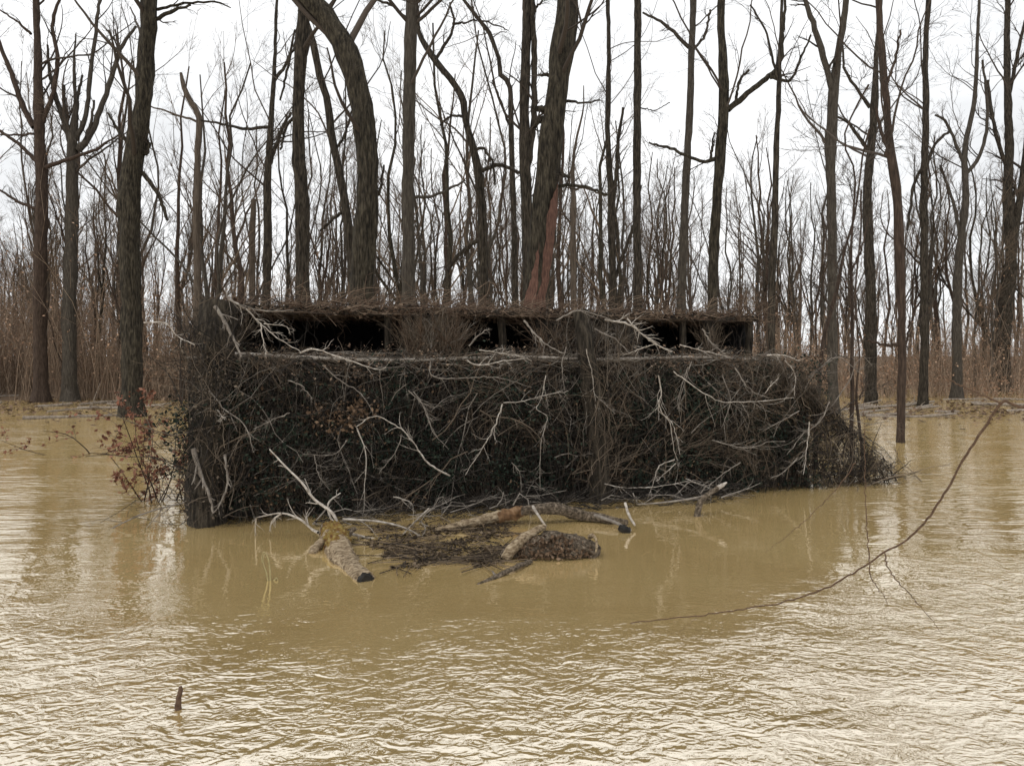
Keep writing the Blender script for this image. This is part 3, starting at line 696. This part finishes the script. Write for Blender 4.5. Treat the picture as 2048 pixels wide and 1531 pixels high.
# ------------------------------------------------------------------ trees
rt = np.random.default_rng(99)
def traced_tree(name, label, d, trunk, limbs=(), mat='bark', base_py=None, seed=0, auto=9, twig=4, cat='tree', top=1.5, group=None, broken=False, lean_y=0.0):
    """trunk / limbs: photo pixel paths (x, y, width) at distance d; the trunk's path runs top -> bottom"""
    rg = np.random.default_rng(1000 + seed)
    s = d / F
    pts = [pix(x, y, d) for x, y, w in trunk][::-1]; rad = [w / 2 * s * (.86 if w >= 22 else .95) for x, y, w in trunk][::-1]
    b0 = np.array([pts[0][0], d, -.4])
    if pts[0][2] > -.2: pts.insert(0, b0); rad.insert(0, rad[0] * 1.15)
    base = np.array([pts[0][0], d, 0.0])
    if not broken:                                        # carry on above the frame
        ztop = pts[-1][2]; dirv = norm(pts[-1] - pts[-2]) * .6 + np.array([0, 0, .4])
        H = max(ztop * (top - 1), 2.0); r_ = rad[-1]
        for q in (.33, .66, 1.0):
            pts.append(pts[-1] + dirv * H / 3 + rg.normal(0, .12, 3)); rad.append(max(r_ * (1 - .75 * q), .012))
    pts = np.array(pts) - base
    n = max(26, int(np.linalg.norm(np.diff(pts, axis=0), axis=1).sum() / .28))
    PR = smooth_path(np.column_stack([pts, rad]), n)
    P, R = PR[:, :3].copy(), np.maximum(PR[:, 3], .006)
    P[:, 1] += lean_y * np.clip(P[:, 2], 0, None) + .05 * np.sin(P[:, 2] * .8 + seed)
    P[1:-1] += rg.normal(0, .006, (n - 2, 3))
    R *= 1 + .05 * np.sin(np.arange(n) * .9 + seed) * rg.uniform(.3, 1, n)
    R *= 1 + .35 * np.exp(-np.clip(P[:, 2], 0, None) / .35) * (rad[0] > .1)
    root = empty(name, base); tag(root, label, cat, group)
    m = MB(); m.tubes(P, R, 26 if rad[0] > .12 else 11, rough=.06, cap=broken, ridge=.075, lump=.07)
    # burrs and stubs
    m.obj('trunk', M[mat], root)
    twP, twR = [], []
    for lp in limbs:
        ln_ = len(lp); dy = rg.uniform(-.06, .06)
        lq = np.array([np.append(pix(x, y, d + dy * s * 300 * i / ln_) - base, w / 2 * s) for i, (x, y, w) in enumerate(lp)])
        nn = max(10, 5 * ln_); LP = smooth_path(lq, nn); lr = np.maximum(LP[:, 3], .006); LP = LP[:, :3]; LP[1:-1] += rg.normal(0, .012, (nn - 2, 3))
        m = MB(); m.tubes(LP, lr, 7, rough=.05); m.obj('limb', M[mat], root)
        i_ = np.linspace(0, nn - 1, 12).astype(int); twP.append(LP[i_]); twR.append(lr[i_])
    m = MB()
    if not broken:
        a, ra = grow(P[None], R[None], auto, .42, .98, .75, .30, 12, .33, .045, .13, rg, lmin=.8, lmax=4.5)
        m.tubes(a, ra, 5, rough=.04); twP += list(a); twR += list(ra)
    if twP:
        tp, tr = np.array(twP), np.array(twR)
        b, rb_ = grow(tp, tr, twig, .15, 1, .7, .42, 7, .5, .03, .17, rg, lmin=.35, lmax=2.2, rmin=.0055)
        m.tubes(b, rb_, 3)
        c, rc = grow(b, rb_, 5, .2, 1, .6, .5, 4, .6, .03, .13, rg, lmin=.2, lmax=1.1, rmin=.004); m.tubes(c, rc, 3)
        e, re_ = grow(c, rc, 2, .2, 1, .6, .55, 3, .65, .02, .14, rg, lmin=.12, lmax=.7, rmin=.003); m.tubes(e, re_, 3)
    if m.n: m.obj('crown', M['twig'], root)
    return root, P, R

TREES = [
 dict(label='tall straight trunk standing in open water with a low kink, beyond the leafy shrub', d=22.0, mat='bark_moss', trunk=[(297,0,32),(290,100,34),(284,200,36),(272,300,38),(262,370,42),(261,480,40),(262,600,40),(262,720,42),(263,836,46)],
      limbs=[[(300,45,9),(345,22,7),(382,10,4)],[(300,22,7),(360,9,5),(430,4,4),(462,16,2)],[(270,300,10),(240,265,7),(215,225,4)],[(285,345,9),(315,385,8),(335,440,6)],[(290,310,10),(300,285,7)]], auto=6),
 dict(label='rough bark tree limbed on both sides, on the bank beside a fan topped tree', d=30.0, mat='bark_red', trunk=[(70,0,13),(75,100,14),(78,200,18),(80,300,20),(82,400,25),(82,480,26),(80,720,27),(80,775,30)],
      limbs=[[(68,255,12),(45,210,11),(20,140,9),(0,90,8),(-20,40,6)],[(75,325,8),(40,290,7),(0,262,6),(-30,250,4)],[(68,268,5),(30,270,4),(-10,268,3)],[(92,335,9),(130,320,8),(190,300,6),(236,270,3)],[(85,245,10),(105,190,9),(115,120,8),(105,50,7),(122,-10,5)],[(62,68,6),(30,40,4),(0,20,3)],[(82,420,7),(40,405,6),(0,380,4)]], auto=8),
 dict(label='tree with a fan of upright limbs springing from one fork at the bank', d=30.5, mat='bark_grey', trunk=[(152,215,9),(148,260,17),(145,300,22),(143,400,25),(140,500,28),(140,740,30),(140,772,32)],
      limbs=[[(146,300,13),(120,220,10),(100,150,7),(95,90,4)],[(150,280,11),(172,230,9),(180,150,8),(200,0,6),(205,-40,4)],[(155,300,14),(180,270,12),(215,180,10),(240,100,8),(272,52,5)],[(145,290,10),(130,230,8),(128,170,5)],[(160,300,8),(180,255,6),(188,200,4)],[(150,270,9),(155,200,7),(165,150,4)]], auto=6, top=1.2),
 dict(name='dead_snag', label='broken topped dead snag leaning over at its tip', d=26.0, mat='snag', broken=True, trunk=[(362,146,6),(366,165,9),(378,197,11),(400,235,13),(397,300,12),(395,380,13),(391,450,14),(395,600,15),(396,800,16)], limbs=[[(402,245,5),(350,228,4),(300,212,3)]], auto=0, twig=2),
 dict(label='slender dark tree with one long level bough reaching the dead snag', d=24.0, mat='bark', trunk=[(548,150,8),(543,250,12),(538,330,14),(535,400,16),(534,500,17),(530,640,18)],
      limbs=[[(546,165,7),(575,120,6),(590,60,4)],[(538,330,9),(562,262,7),(582,225,5)],[(540,254,7),(490,258,6),(450,250,5),(402,240,4)]], auto=8),
 dict(label='straight dark trunk rising beside the big bowed trunk behind the blind', d=17.0, mat='bark', trunk=[(608,0,28),(602,100,28),(598,200,26),(598,300,28),(603,400,30),(604,500,30),(605,640,33)], limbs=[[(594,70,6),(575,140,5),(560,200,4)],[(598,225,7),(575,250,6),(560,300,4)]], auto=8),
 dict(label='thick mossy trunk bowing over sharply near its top behind the blind', d=15.0, mat='bark_moss', trunk=[(606,-20,52),(640,18,47),(670,62,45),(702,120,50),(717,180,46),(728,240,46),(735,320,48),(733,400,50),(727,480,53),(722,560,56),(719,640,60)], limbs=[[(745,430,8),(760,380,6),(768,330,4)]], auto=6, top=1.3),
 dict(label='slim slanting trunk between the straight and the bowed trunk', d=19.0, mat='bark', trunk=[(600,-10,9),(620,65,12),(640,150,14),(655,205,14),(665,280,15),(680,350,16),(695,430,16),(702,500,17),(706,640,18)], limbs=[[(690,420,8),(665,440,6),(640,462,4)],[(668,300,6),(690,270,5),(705,220,4)]], auto=8),
 dict(label='straight ridged trunk behind the brushy divider of the blind', d=18.0, mat='bark_grey', trunk=[(823,0,26),(821,100,28),(818,200,28),(817,300,28),(817,400,28),(818,500,30),(818,640,33)], limbs=[[(812,38,7),(785,12,6),(750,-2,4)],[(830,395,7),(870,390,6),(930,360,4)]], auto=8),
 dict(label='crooked zigzag tree with drooping side bough behind the blind', d=22.0, mat='bark', trunk=[(836,55,8),(844,80,10),(866,117,12),(905,165,13),(925,200,13),(931,240,13),(944,290,15),(955,330,17),(962,400,18),(965,480,19),(970,640,22)],
      limbs=[[(872,118,7),(898,75,6),(908,45,5),(900,5,4)],[(905,48,5),(930,45,4),(955,40,3)],[(962,342,9),(1000,330,8),(1045,348,6)],[(953,300,7),(968,298,6),(985,325,5),(990,370,4)],[(930,235,6),(905,232,5),(880,250,4)],[(965,480,10),(940,490,9),(905,525,8),(885,575,7)]], auto=6, top=1.2),
 dict(label='thin wavy tree with kinked top behind the blind next to twin trunks', d=24.0, mat='bark', trunk=[(922,-10,6),(955,35,7),(978,65,8),(998,118,8),(1002,150,9),(1020,172,9),(1022,250,10),(1025,350,11),(1028,450,12),(1030,640,14)], limbs=[[(1022,260,6),(1000,200,5),(985,160,4)],[(955,38,4),(990,50,3),(1015,60,2)]], auto=7, top=1.25),
 dict(label='twin stemmed trunk fused low, standing just behind the leaning red scarred trunk', d=19.0, mat='bark', trunk=[(1055,0,17),(1051,90,18),(1049,200,18),(1050,300,21),(1055,450,24),(1058,640,28)], limbs=[[(1056,330,13),(1067,250,12),(1068,100,12),(1065,0,11),(1066,-60,9)],[(1068,25,5),(1085,0,4)]], auto=7),
 dict(label='thick leaning trunk with a red bare wood scar down its side behind the blind', d=15.5, mat='bark_moss', key='red', trunk=[(1136,-10,46),(1126,80,48),(1118,160,48),(1108,240,50),(1099,320,52),(1091,400,57),(1083,480,58),(1076,560,58),(1066,640,60)],
      limbs=[[(1100,220,17),(1080,218,13),(1066,214,8)],[(1100,235,14),(1080,240,12),(1070,255,7)],[(1098,150,8),(1084,150,6),(1077,152,4)],[(1125,200,7),(1165,205,4),(1200,200,3)],[(1118,345,8),(1130,350,6),(1140,355,4)],[(1112,372,8),(1165,372,6),(1215,390,4)]], auto=4),
 dict(label='thin pale trunk in front of dense stems, rising behind the middle of the blind', d=20.0, mat='snag', trunk=[(1146,330,7),(1147,400,11),(1146,500,13),(1148,640,15)], limbs=[[(1147,380,6),(1170,375,5),(1210,392,3)]], auto=4, top=1.3),
 dict(label='narrow forked tree with parallel stem, between pale trunk and pole straight trunk', d=24.0, mat='bark', trunk=[(1215,0,8),(1217,100,8),(1215,200,9),(1217,300,11),(1222,380,14),(1223,460,15),(1226,640,16)], limbs=[[(1224,420,9),(1233,350,8),(1236,290,7),(1246,215,5)],[(1228,560,8),(1250,500,7),(1270,440,6),(1282,370,4)]], auto=8),
 dict(label='pole straight limbless trunk behind the blind', d=21.0, mat='bark', trunk=[(1275,0,15),(1275,100,15),(1275,300,17),(1275,450,17),(1276,640,18)], limbs=[[(1280,215,3),(1310,220,2),(1340,205,2)]], auto=4),
 dict(label='slightly tilted trunk with one long limb drawn out toward the pole straight trunk', d=22.0, mat='bark_grey', trunk=[(1387,0,13),(1383,100,14),(1380,200,14),(1375,300,15),(1370,400,16),(1367,500,17),(1362,640,19)], limbs=[[(1378,95,8),(1330,50,6),(1285,25,4)],[(1386,100,6),(1410,70,5),(1420,20,4)]], auto=8),
 dict(label='stout trunk with heavy elbowed limb forking upward behind the last opening', d=19.0, mat='bark_moss', trunk=[(1443,0,14),(1444,100,16),(1447,200,20),(1440,300,20),(1434,400,19),(1428,500,20),(1424,650,23)],
      limbs=[[(1456,220,13),(1510,175,11),(1545,148,10),(1562,115,8),(1565,60,7),(1571,-10,5)],[(1540,155,8),(1580,160,6),(1600,122,5),(1622,70,3)],[(1430,318,9),(1400,322,7),(1350,300,6),(1298,285,4)],[(1422,320,6),(1424,295,5),(1428,265,3)],[(1470,205,6),(1480,160,5),(1498,140,4)]], auto=5),
 dict(label='slim dark trunk just off the roof end of the blind', d=18.0, mat='bark', trunk=[(1562,70,7),(1558,150,9),(1553,250,10),(1550,350,11),(1549,450,13),(1545,550,15),(1542,700,17)], limbs=[[(1556,160,6),(1530,60,4),(1500,10,3)]], auto=6),
 dict(label='tree swelling below a wide Y fork, off the end of the blind', d=23.0, mat='bark_grey', trunk=[(1692,-10,12),(1678,100,14),(1668,180,20),(1665,250,25),(1662,320,20),(1662,420,18),(1664,520,18),(1666,790,22)], limbs=[[(1664,180,13),(1640,90,12),(1608,-10,9)]], auto=7),
 dict(label='dark rough tree with limbs reaching up to the Y forked tree', d=29.0, mat='bark', trunk=[(1752,100,8),(1748,200,14),(1742,300,16),(1735,400,17),(1738,520,18),(1742,700,20),(1743,805,22)], limbs=[[(1740,215,8),(1715,180,6),(1690,140,5),(1685,90,4)],[(1735,300,8),(1700,250,6),(1670,230,4)]], auto=8),
 dict(label='tall tapering tree rooted in open water, tilting away from the blind', d=14.8, mat='bark_red', trunk=[(1757,-10,12),(1765,100,14),(1775,200,15),(1782,300,18),(1794,400,20),(1797,500,19),(1800,600,17),(1803,700,16),(1803,886,18)], limbs=[[(1785,330,8),(1765,270,7),(1752,215,5)],[(1772,170,6),(1790,120,5),(1800,60,4)],[(1800,690,8),(1770,690,6),(1735,680,4)],[(1801,695,6),(1815,680,5),(1818,640,3)]], auto=7),
 dict(label='thin upright pole tree with a few crossing limbs past the open water tree', d=27.0, mat='bark', trunk=[(1858,-10,9),(1852,100,10),(1850,250,12),(1848,400,13),(1850,500,14),(1847,650,15),(1845,810,17)], limbs=[[(1850,340,7),(1870,290,6),(1900,260,5)],[(1848,330,7),(1828,370,6),(1815,460,5)]], auto=9),
 dict(label='twisting bushy topped tree with fine tangled branches on the bank', d=33.0, mat='bark_grey', trunk=[(1955,50,6),(1950,200,8),(1930,300,10),(1930,400,13),(1920,500,15),(1915,640,16),(1913,780,18)], limbs=[[(1930,350,8),(1960,310,7),(1975,230,6),(1965,120,4)],[(1928,330,7),(1895,250,5),(1870,230,4)],[(1922,480,8),(1905,400,6),(1880,330,4)]], auto=14, twig=9),
 dict(label='dark heavy footed tree standing in the far channel with split upper stems', d=41.0, mat='bark', trunk=[(2015,-10,10),(2015,200,13),(2018,300,16),(2016,400,18),(2021,500,23),(2012,600,29),(2002,700,32),(1999,784,38)], limbs=[[(2022,500,16),(2035,430,14),(2052,300,12),(2065,150,8)],[(2012,330,8),(1990,260,7),(1975,160,5)],[(2018,190,8),(2035,110,7),(2050,40,5)]], auto=12, twig=9),
 dict(label='stubby brown snag broken off short among the slender stems', name='dead_snag', d=27.0, mat='snag', broken=True, trunk=[(508,398,9),(506,450,12),(505,550,13),(504,780,15)], auto=0, twig=0),
]
for k, t in enumerate(TREES):
    key = t.pop('key', None); nm = t.pop('name', 'bare_tree')
    root, P, R = traced_tree(nm, seed=k, **t)
    if key == 'red':
        s_ = 15.5 / F; b_ = np.array(root.location)
        zt, zb = (pix(0, 372, 15.5) - b_)[2], (pix(0, 640, 15.5) - b_)[2]
        zz = np.linspace(zb, zt, 30); cx = np.interp(zz, P[:, 2], P[:, 0]); cy = np.interp(zz, P[:, 2], P[:, 1]); rr = np.interp(zz, P[:, 2], R) * 1.10 + .006
        V_ = []
        for i_ in range(30):
            f_ = i_ / 29
            a0 = np.interp(f_, [0, .35, .8, 1], [-2.5, -2.1, -1.35, -.75]) + rt.normal(0, .045); a1 = np.interp(f_, [0, .35, .8, 1], [-.8, -.6, -.4, -.6]) + rt.normal(0, .045)
            for a in np.linspace(a0, a1, 8) + rt.normal(0, .03):
                e = .9 if a in (a0, a1) else 1
                V_.append((cx[i_] + rr[i_] * math.cos(a) + rt.normal(0, .003), cy[i_] + rr[i_] * math.sin(a), zz[i_]))
        i_ = np.arange(29)[:, None]; j_ = np.arange(7)[None]
        m = MB(); m.add(V_, np.stack([i_ * 8 + j_, i_ * 8 + j_ + 1, (i_ + 1) * 8 + j_ + 1, (i_ + 1) * 8 + j_], -1).reshape(-1, 4))
        o = m.obj('bare_wood_scar', M['red_wood'], root); o['label'] = 'red bare wood scar'

# thin saplings in the water past the end of the blind
for k, (lab, d, tr, lm) in enumerate((
    ('thin whip sapling standing in water by the brush heap', 10.6, [(1708, 440, 4), (1704, 520, 6), (1706, 620, 7), (1702, 780, 8), (1700, 950, 9)], [[(1704, 540, 4), (1725, 490, 3), (1735, 430, 2)], [(1704, 600, 4), (1690, 560, 3), (1665, 520, 2)]]),
    ('slanting sapling leaning away from the blind end among brush', 11.2, [(1690, 500, 5), (1680, 560, 7), (1665, 620, 8), (1645, 700, 8), (1630, 900, 9)], [[(1665, 620, 4), (1640, 580, 3), (1618, 560, 2)]]),
    ('spindly sapling with crossing twigs by the low twig heap', 10.2, [(1722, 700, 3), (1716, 800, 5), (1726, 900, 6), (1722, 965, 7)], [[(1718, 800, 3), (1740, 760, 2)], [(1720, 860, 3), (1690, 900, 2)]]))):
    traced_tree('sapling', lab, d, tr, lm, 'bark_red', seed=300 + k, auto=5, twig=4, cat='sapling', top=1.15)

# overhanging sapling: rooted outside the picture, arching branches hang over the water
base = np.array([3.35, 3.6, 0.0]); root = empty('leaning_sapling', base)
tag(root, 'thin bare bough arching low over the rippled water', 'sapling')
def near(pts, w0, w1, name, d0, d1, n1=0):
    q = [pix(x, y, d0 + (d1 - d0) * i / (len(pts) - 1)) - base for i, (x, y) in enumerate(pts)]
    P = smooth_path(q, 10 * len(pts)); P[1:-1] += rb.normal(0, .003, P[1:-1].shape)
    m = MB(); R = np.linspace(w0, w1, len(P)) * (1 + .06 * np.sin(np.arange(len(P)) * 1.3)); m.tubes(P, R, 8)
    if n1:
        a, ra = grow(P[None], R[None], n1, .1, .95, .6, .1, 5, .5, 0, .1, rb, lmax=.2); m.tubes(a, ra, 4)
    m.obj(name, M['near_twig'], root)
m = MB(); P = smooth_path([(0, 0, -.5), (.02, -.02, .4), (-.05, .0, 1.0), (-.15, -.05, 1.6), (-.1, -.1, 2.3)], 24); m.tubes(P, np.linspace(.035, .012, 24), 10, rough=.04); m.obj('stem', M['near_twig'], root)
st = P[11] + base
sx, sy = CX + F * st[0] / st[1], HY - F * (st[2] - CH) / st[1]
near([(sx, sy), (2300, 830), (2048, 813), (2003, 806), (1945, 890), (1880, 1000), (1835, 1060), (1762, 1110), (1640, 1180), (1500, 1215), (1260, 1246)], .009, .0028, 'bough', 3.6, 4.4, 4)
near([(2003, 806), (1960, 788), (1900, 760), (1860, 735)], .006, .002, 'side_twig', 3.7, 3.9, 2)
near([(1738, 1122), (1733, 1040), (1730, 955), (1727, 800)], .0035, .0012, 'side_twig', 4.1, 4.2)
near([(1738, 1122), (1745, 1160), (1768, 1190), (1775, 1212)], .0035, .0015, 'side_twig', 4.05, 4.0)
near([(1770, 1106), (1778, 1140), (1830, 1200), (1888, 1268)], .004, .0012, 'side_twig', 4.05, 3.8, 2)
near([(1712, 925), (1670, 980), (1600, 1050), (1530, 1105)], .003, .001, 'side_twig', 4.3, 4.35)

# background trees: several grown kinds, each tree an object of its own
def grow_tree(seed, H, r0, fork, nl1=9, far=False):
    rg = np.random.default_rng(seed)
    n = 10 if far else 14; t = np.linspace(0, 1, n)
    P = np.zeros((n, 3)); P[:, 2] = t * H - .4
    P[:, :2] = np.cumsum(rg.normal(0, .13, (n, 2)), 0) * H / 12 * np.linspace(0, 1, n)[:, None] ** .5
    R = r0 * (1 - .8 * t) + .004
    stems, sr = [P], [R]
    for _ in range(fork):
        a, ra = grow(P[None], R[None], 1, .15, .5, .38, .75, n, .75, .05, .10, rg); stems.append(a[0]); sr.append(ra[0])
    S, SR = np.array(stems), np.array(sr)
    tm = MB(); tm.tubes(S, SR, 4 if far else 7, rough=.04)
    cm = MB()
    a, ra = grow(S, SR, nl1, .3, .97, .5, .30, 5 if far else 8, .5, .06, .09, rg, lmin=.6); cm.tubes(a, ra, 3 if far else 4)
    b, rb_ = grow(a, ra, 5 if far else 6, .15, 1, .5, .5 if far else .42, 3 if far else 5, .55, .05, .12, rg, lmin=.35, rmin=.006); cm.tubes(b, rb_, 3)
    if not far:
        c, rc = grow(b, rb_, 5, .2, 1, .5, .55, 3, .6, .03, .13, rg, lmin=.25, rmin=.005); cm.tubes(c, rc, 3)
    return tm, cm
KINDS = []
KM = ['bark_red', 'bark_grey', 'snag', 'bark_moss', 'bark_grey', 'bark_red']
for k in range(16):
    H = [9, 11, 12.5, 14, 10, 16, 8, 13][k % 8] * (1 + .08 * (k // 8)); r0 = [.07, .09, .11, .13, .08, .16, .06, .10][k % 8]
    tm, cm = grow_tree(500 + k, H, r0, [2, 1, 1, 0, 3, 1, 2, 2][k % 8])
    a_, b_ = tm.mesh('trunk'), cm.mesh('crown'); a_.materials.append(M[KM[k % 6]]); b_.materials.append(M['twig_far_hazed'])
    KINDS.append((a_, b_, [2, 1, 1, 0, 3, 1, 2, 2][k % 8]))
STEMS = ('one stem', 'two stems', 'three stems', 'four stems')
TONE = {'bark_red': 'reddish bark', 'bark_grey': 'grey bark', 'snag': 'pale brown', 'bark_moss': 'dark mossy'}
MARKS = [(80 - 1024, 'rough limbed tree'), (140 - 1024, 'fan topped tree'), (262 - 1024, 'kinked open water trunk'), (396 - 1024, 'leaning dead snag'), (505 - 1024, 'stubby snag'), (535 - 1024, 'level boughed tree'),
         (604 - 1024, 'straight dark trunk'), (720 - 1024, 'bowed mossy trunk'), (818 - 1024, 'straight ridged trunk'), (965 - 1024, 'crooked zigzag tree'), (1030 - 1024, 'wavy kinked tree'), (1075 - 1024, 'red scarred trunk'),
         (1147 - 1024, 'thin pale trunk'), (1224 - 1024, 'narrow forked tree'), (1275 - 1024, 'pole straight trunk'), (1365 - 1024, 'slightly tilted trunk'), (1428 - 1024, 'elbow limbed trunk'), (1545 - 1024, 'slim dark trunk'),
         (1664 - 1024, 'wide Y forked tree'), (1740 - 1024, 'dark rough tree'), (1802 - 1024, 'tilting open water tree'), (1846 - 1024, 'thin pole tree'), (1916 - 1024, 'bushy topped tree'), (2002 - 1024, 'heavy footed tree')]
placed = []
tries = 0
while len(placed) < 268 and tries < 6000:
    tries += 1
    a = rt.uniform(-.80, .80); d = 25 + 40 * rt.uniform(0, 1) ** .8
    x, y = a * d, d
    if d < shore(a) - 4 and rt.uniform() < .7: continue
    if any((x - q[0]) ** 2 + (y - q[1]) ** 2 < 1.1 for q in placed): continue
    placed.append((x, y))
    kk = int(rt.integers(0, 16)); tmsh, cmsh, fk = KINDS[kk]
    root = empty('bare_tree', (x, y, max(float(ground_z(np.array(x), np.array(y))), -.1)), rt.uniform(0, 6.28))
    sc = rt.uniform(.8, 1.2); root.scale = (sc, sc, sc)
    mk = min(MARKS, key=lambda q: abs(q[0] / F - a))[1]
    where = 'at the wood edge' if d < 38 else ('well back' if d < 52 else 'deep in the woods')
    tag(root, '%s tree with %s, %s beyond the %s' % (TONE[KM[kk % 6]], STEMS[fk], where, mk), 'tree', 'bare trees of the woods behind the flood')
    link('trunk', tmsh, None, root); link('crown', cmsh, None, root)

# the wood behind, too far to count
FK = [grow_tree(900 + k, [10, 12, 14, 9, 11, 13][k], [.10, .12, .14, .09, .1, .12][k], [1, 2, 1, 2, 2, 0][k], 7, far=True) for k in range(6)]
m = MB()
for _ in range(320):
    a = rt.uniform(-.85, .85); d = rt.uniform(62, 125); x, y = a * d, d
    g = FK[int(rt.integers(0, 6))]; th = rt.uniform(0, 6.28); c_, s_ = math.cos(th), math.sin(th); sc = rt.uniform(.8, 1.25)
    off = np.array([x, y, float(ground_z(np.array(x), np.array(y)))])
    for part in g:
        V_ = np.concatenate(part.v) * sc; V_ = np.stack([V_[:, 0] * c_ - V_[:, 1] * s_, V_[:, 0] * s_ + V_[:, 1] * c_, V_[:, 2]], -1) + off
        m.add(V_, np.concatenate(part.f4))
tag(m.obj('far_woods', M['twig_far_hazed']), 'dense mass of far bare woodland', 'woodland', kind='stuff')

# undergrowth thickets
def thicket(n, a0, a1, d0, d1, h0, h1, rg, m, ml, leaf_per):
    a = rg.uniform(a0, a1, n); d = d0 + (d1 - d0) * rg.uniform(0, 1, n); x, y = a * d, d
    kp = vnoise(x, y, 1.3, 12) + .45 * vnoise(x, y, .5, 13) > -.22
    a, d, x, y = a[kp], d[kp], x[kp], y[kp]; n = len(x)
    z = ground_z(x, y) - .1; H = rg.uniform(h0, h1, n) * rg.uniform(.4, 1, n) * np.clip(.8 + .9 * vnoise(x, y, 1.6, 8), .35, 1.3)
    lx, ly = rg.normal(0, .16, n), rg.normal(0, .16, n); bx = rg.normal(0, .12, (n, 2))
    ts = np.linspace(0, 1, 4)
    P = np.stack([np.stack([x + H * (lx * t + bx[:, 0] * t * t), y + H * (ly * t + bx[:, 1] * t * t), z + H * t * (1 - .1 * t)], -1) for t in ts], 1)
    P[:, 1:-1] += rg.normal(0, .03, P[:, 1:-1].shape)
    R = (rg.uniform(.007, .018, n))[:, None] * np.linspace(1, .35, 4)[None]
    m.tubes(P, R, 3)
    b, rr = grow(P, R, 3, .2, 1, .6, .48, 3, .6, .03, .12, rg, rmin=.005); m.tubes(b, rr, 3)
    if leaf_per:
        pts = b[:, 1:].reshape(-1, 3); k = rg.integers(0, len(pts), int(n * leaf_per)); ml.leaves(pts[k] + rg.normal(0, .05, (len(k), 3)), .10, rg)
ru = np.random.default_rng(55)
m, ml = MB(), MB()
thicket(6800, -.82, -.33, 31, 50, 2.5, 9.0, ru, m, ml, 5)
thicket(1500, -.42, .34, 30, 55, 1.2, 4.2, ru, m, ml, 3)
thicket(5800, .28, .82, 33, 58, 1.5, 7.0, ru, m, ml, 5)
tag(m.obj('undergrowth', M['under']), 'dense brown thicket of saplings and briars under the trees', 'undergrowth', kind='stuff')
tag(ml.obj('undergrowth_leaves', M['under_leaf']), 'dry brown leaves hanging in the thicket', 'undergrowth', kind='stuff')

# driftwood along the far waterline
rd = np.random.default_rng(77)
def drift(px, py, L, r, th, lab, grp, k):
    p = on_water(px, py) ; root = empty('driftwood', p); tag(root, lab % ((('short' if L < 1.4 else 'long' if L < 2.5 else 'very long') + (' slender' if r < .045 else ' middling' if r < .065 else ' thick')) + ' bleached'), 'driftwood', grp)
    dv = np.array([math.cos(th), math.sin(th), rd.uniform(-.02, .12)])
    P = smooth_path([-dv * L / 2 + [0, 0, .03], rd.normal(0, .04 * L, 3) * [.5, 1, .3] + [0, 0, r * .6], dv * L / 2 + [0, 0, .05]], 14)
    R = np.linspace(r, r * .5, 14); m = MB(); m.tubes(P, R, 8, cap=True, rough=.08); m.obj('trunk', M['drift'], root)
    a, ra = grow(P[None], R[None], 4, .2, 1, .7, .3, 6, .5, .05, .15, rd); m = MB(); m.tubes(a, ra, 4); m.obj('branches', M['drift'], root)
for k in range(16):
    drift(rd.uniform(-40, 385), rd.uniform(780, 836), rd.uniform(1.0, 3.6), rd.uniform(.03, .09), rd.normal(0, .6), '%s driftwood lying along the bank past the leafy shrub', 'driftwood on the near bank', k)
for k in range(18):
    drift(rd.uniform(1700, 2090), rd.normal(818, 12), rd.uniform(.8, 3.0), rd.uniform(.03, .08), rd.normal(0, .5), '%s driftwood floating between the trees past the end of the blind', 'driftwood raft in the channel', k)
n = 1600
pxs = np.concatenate([rd.uniform(-60, 390, n), rd.uniform(1690, 2110, n)]); pys = np.concatenate([rd.normal(806, 16, n), rd.normal(815, 13, n)])
c = np.array([on_water(x, max(y, 779)) for x, y in zip(pxs, pys)]); c[:, 2] = rd.uniform(.0, .05, len(c))
m = MB(); m.leaves(c, .16, rd, .8); tag(m.obj('floating_leaves', M['leaf_brown']), 'wrack of dead leaves floating along the far waterline', kind='stuff')
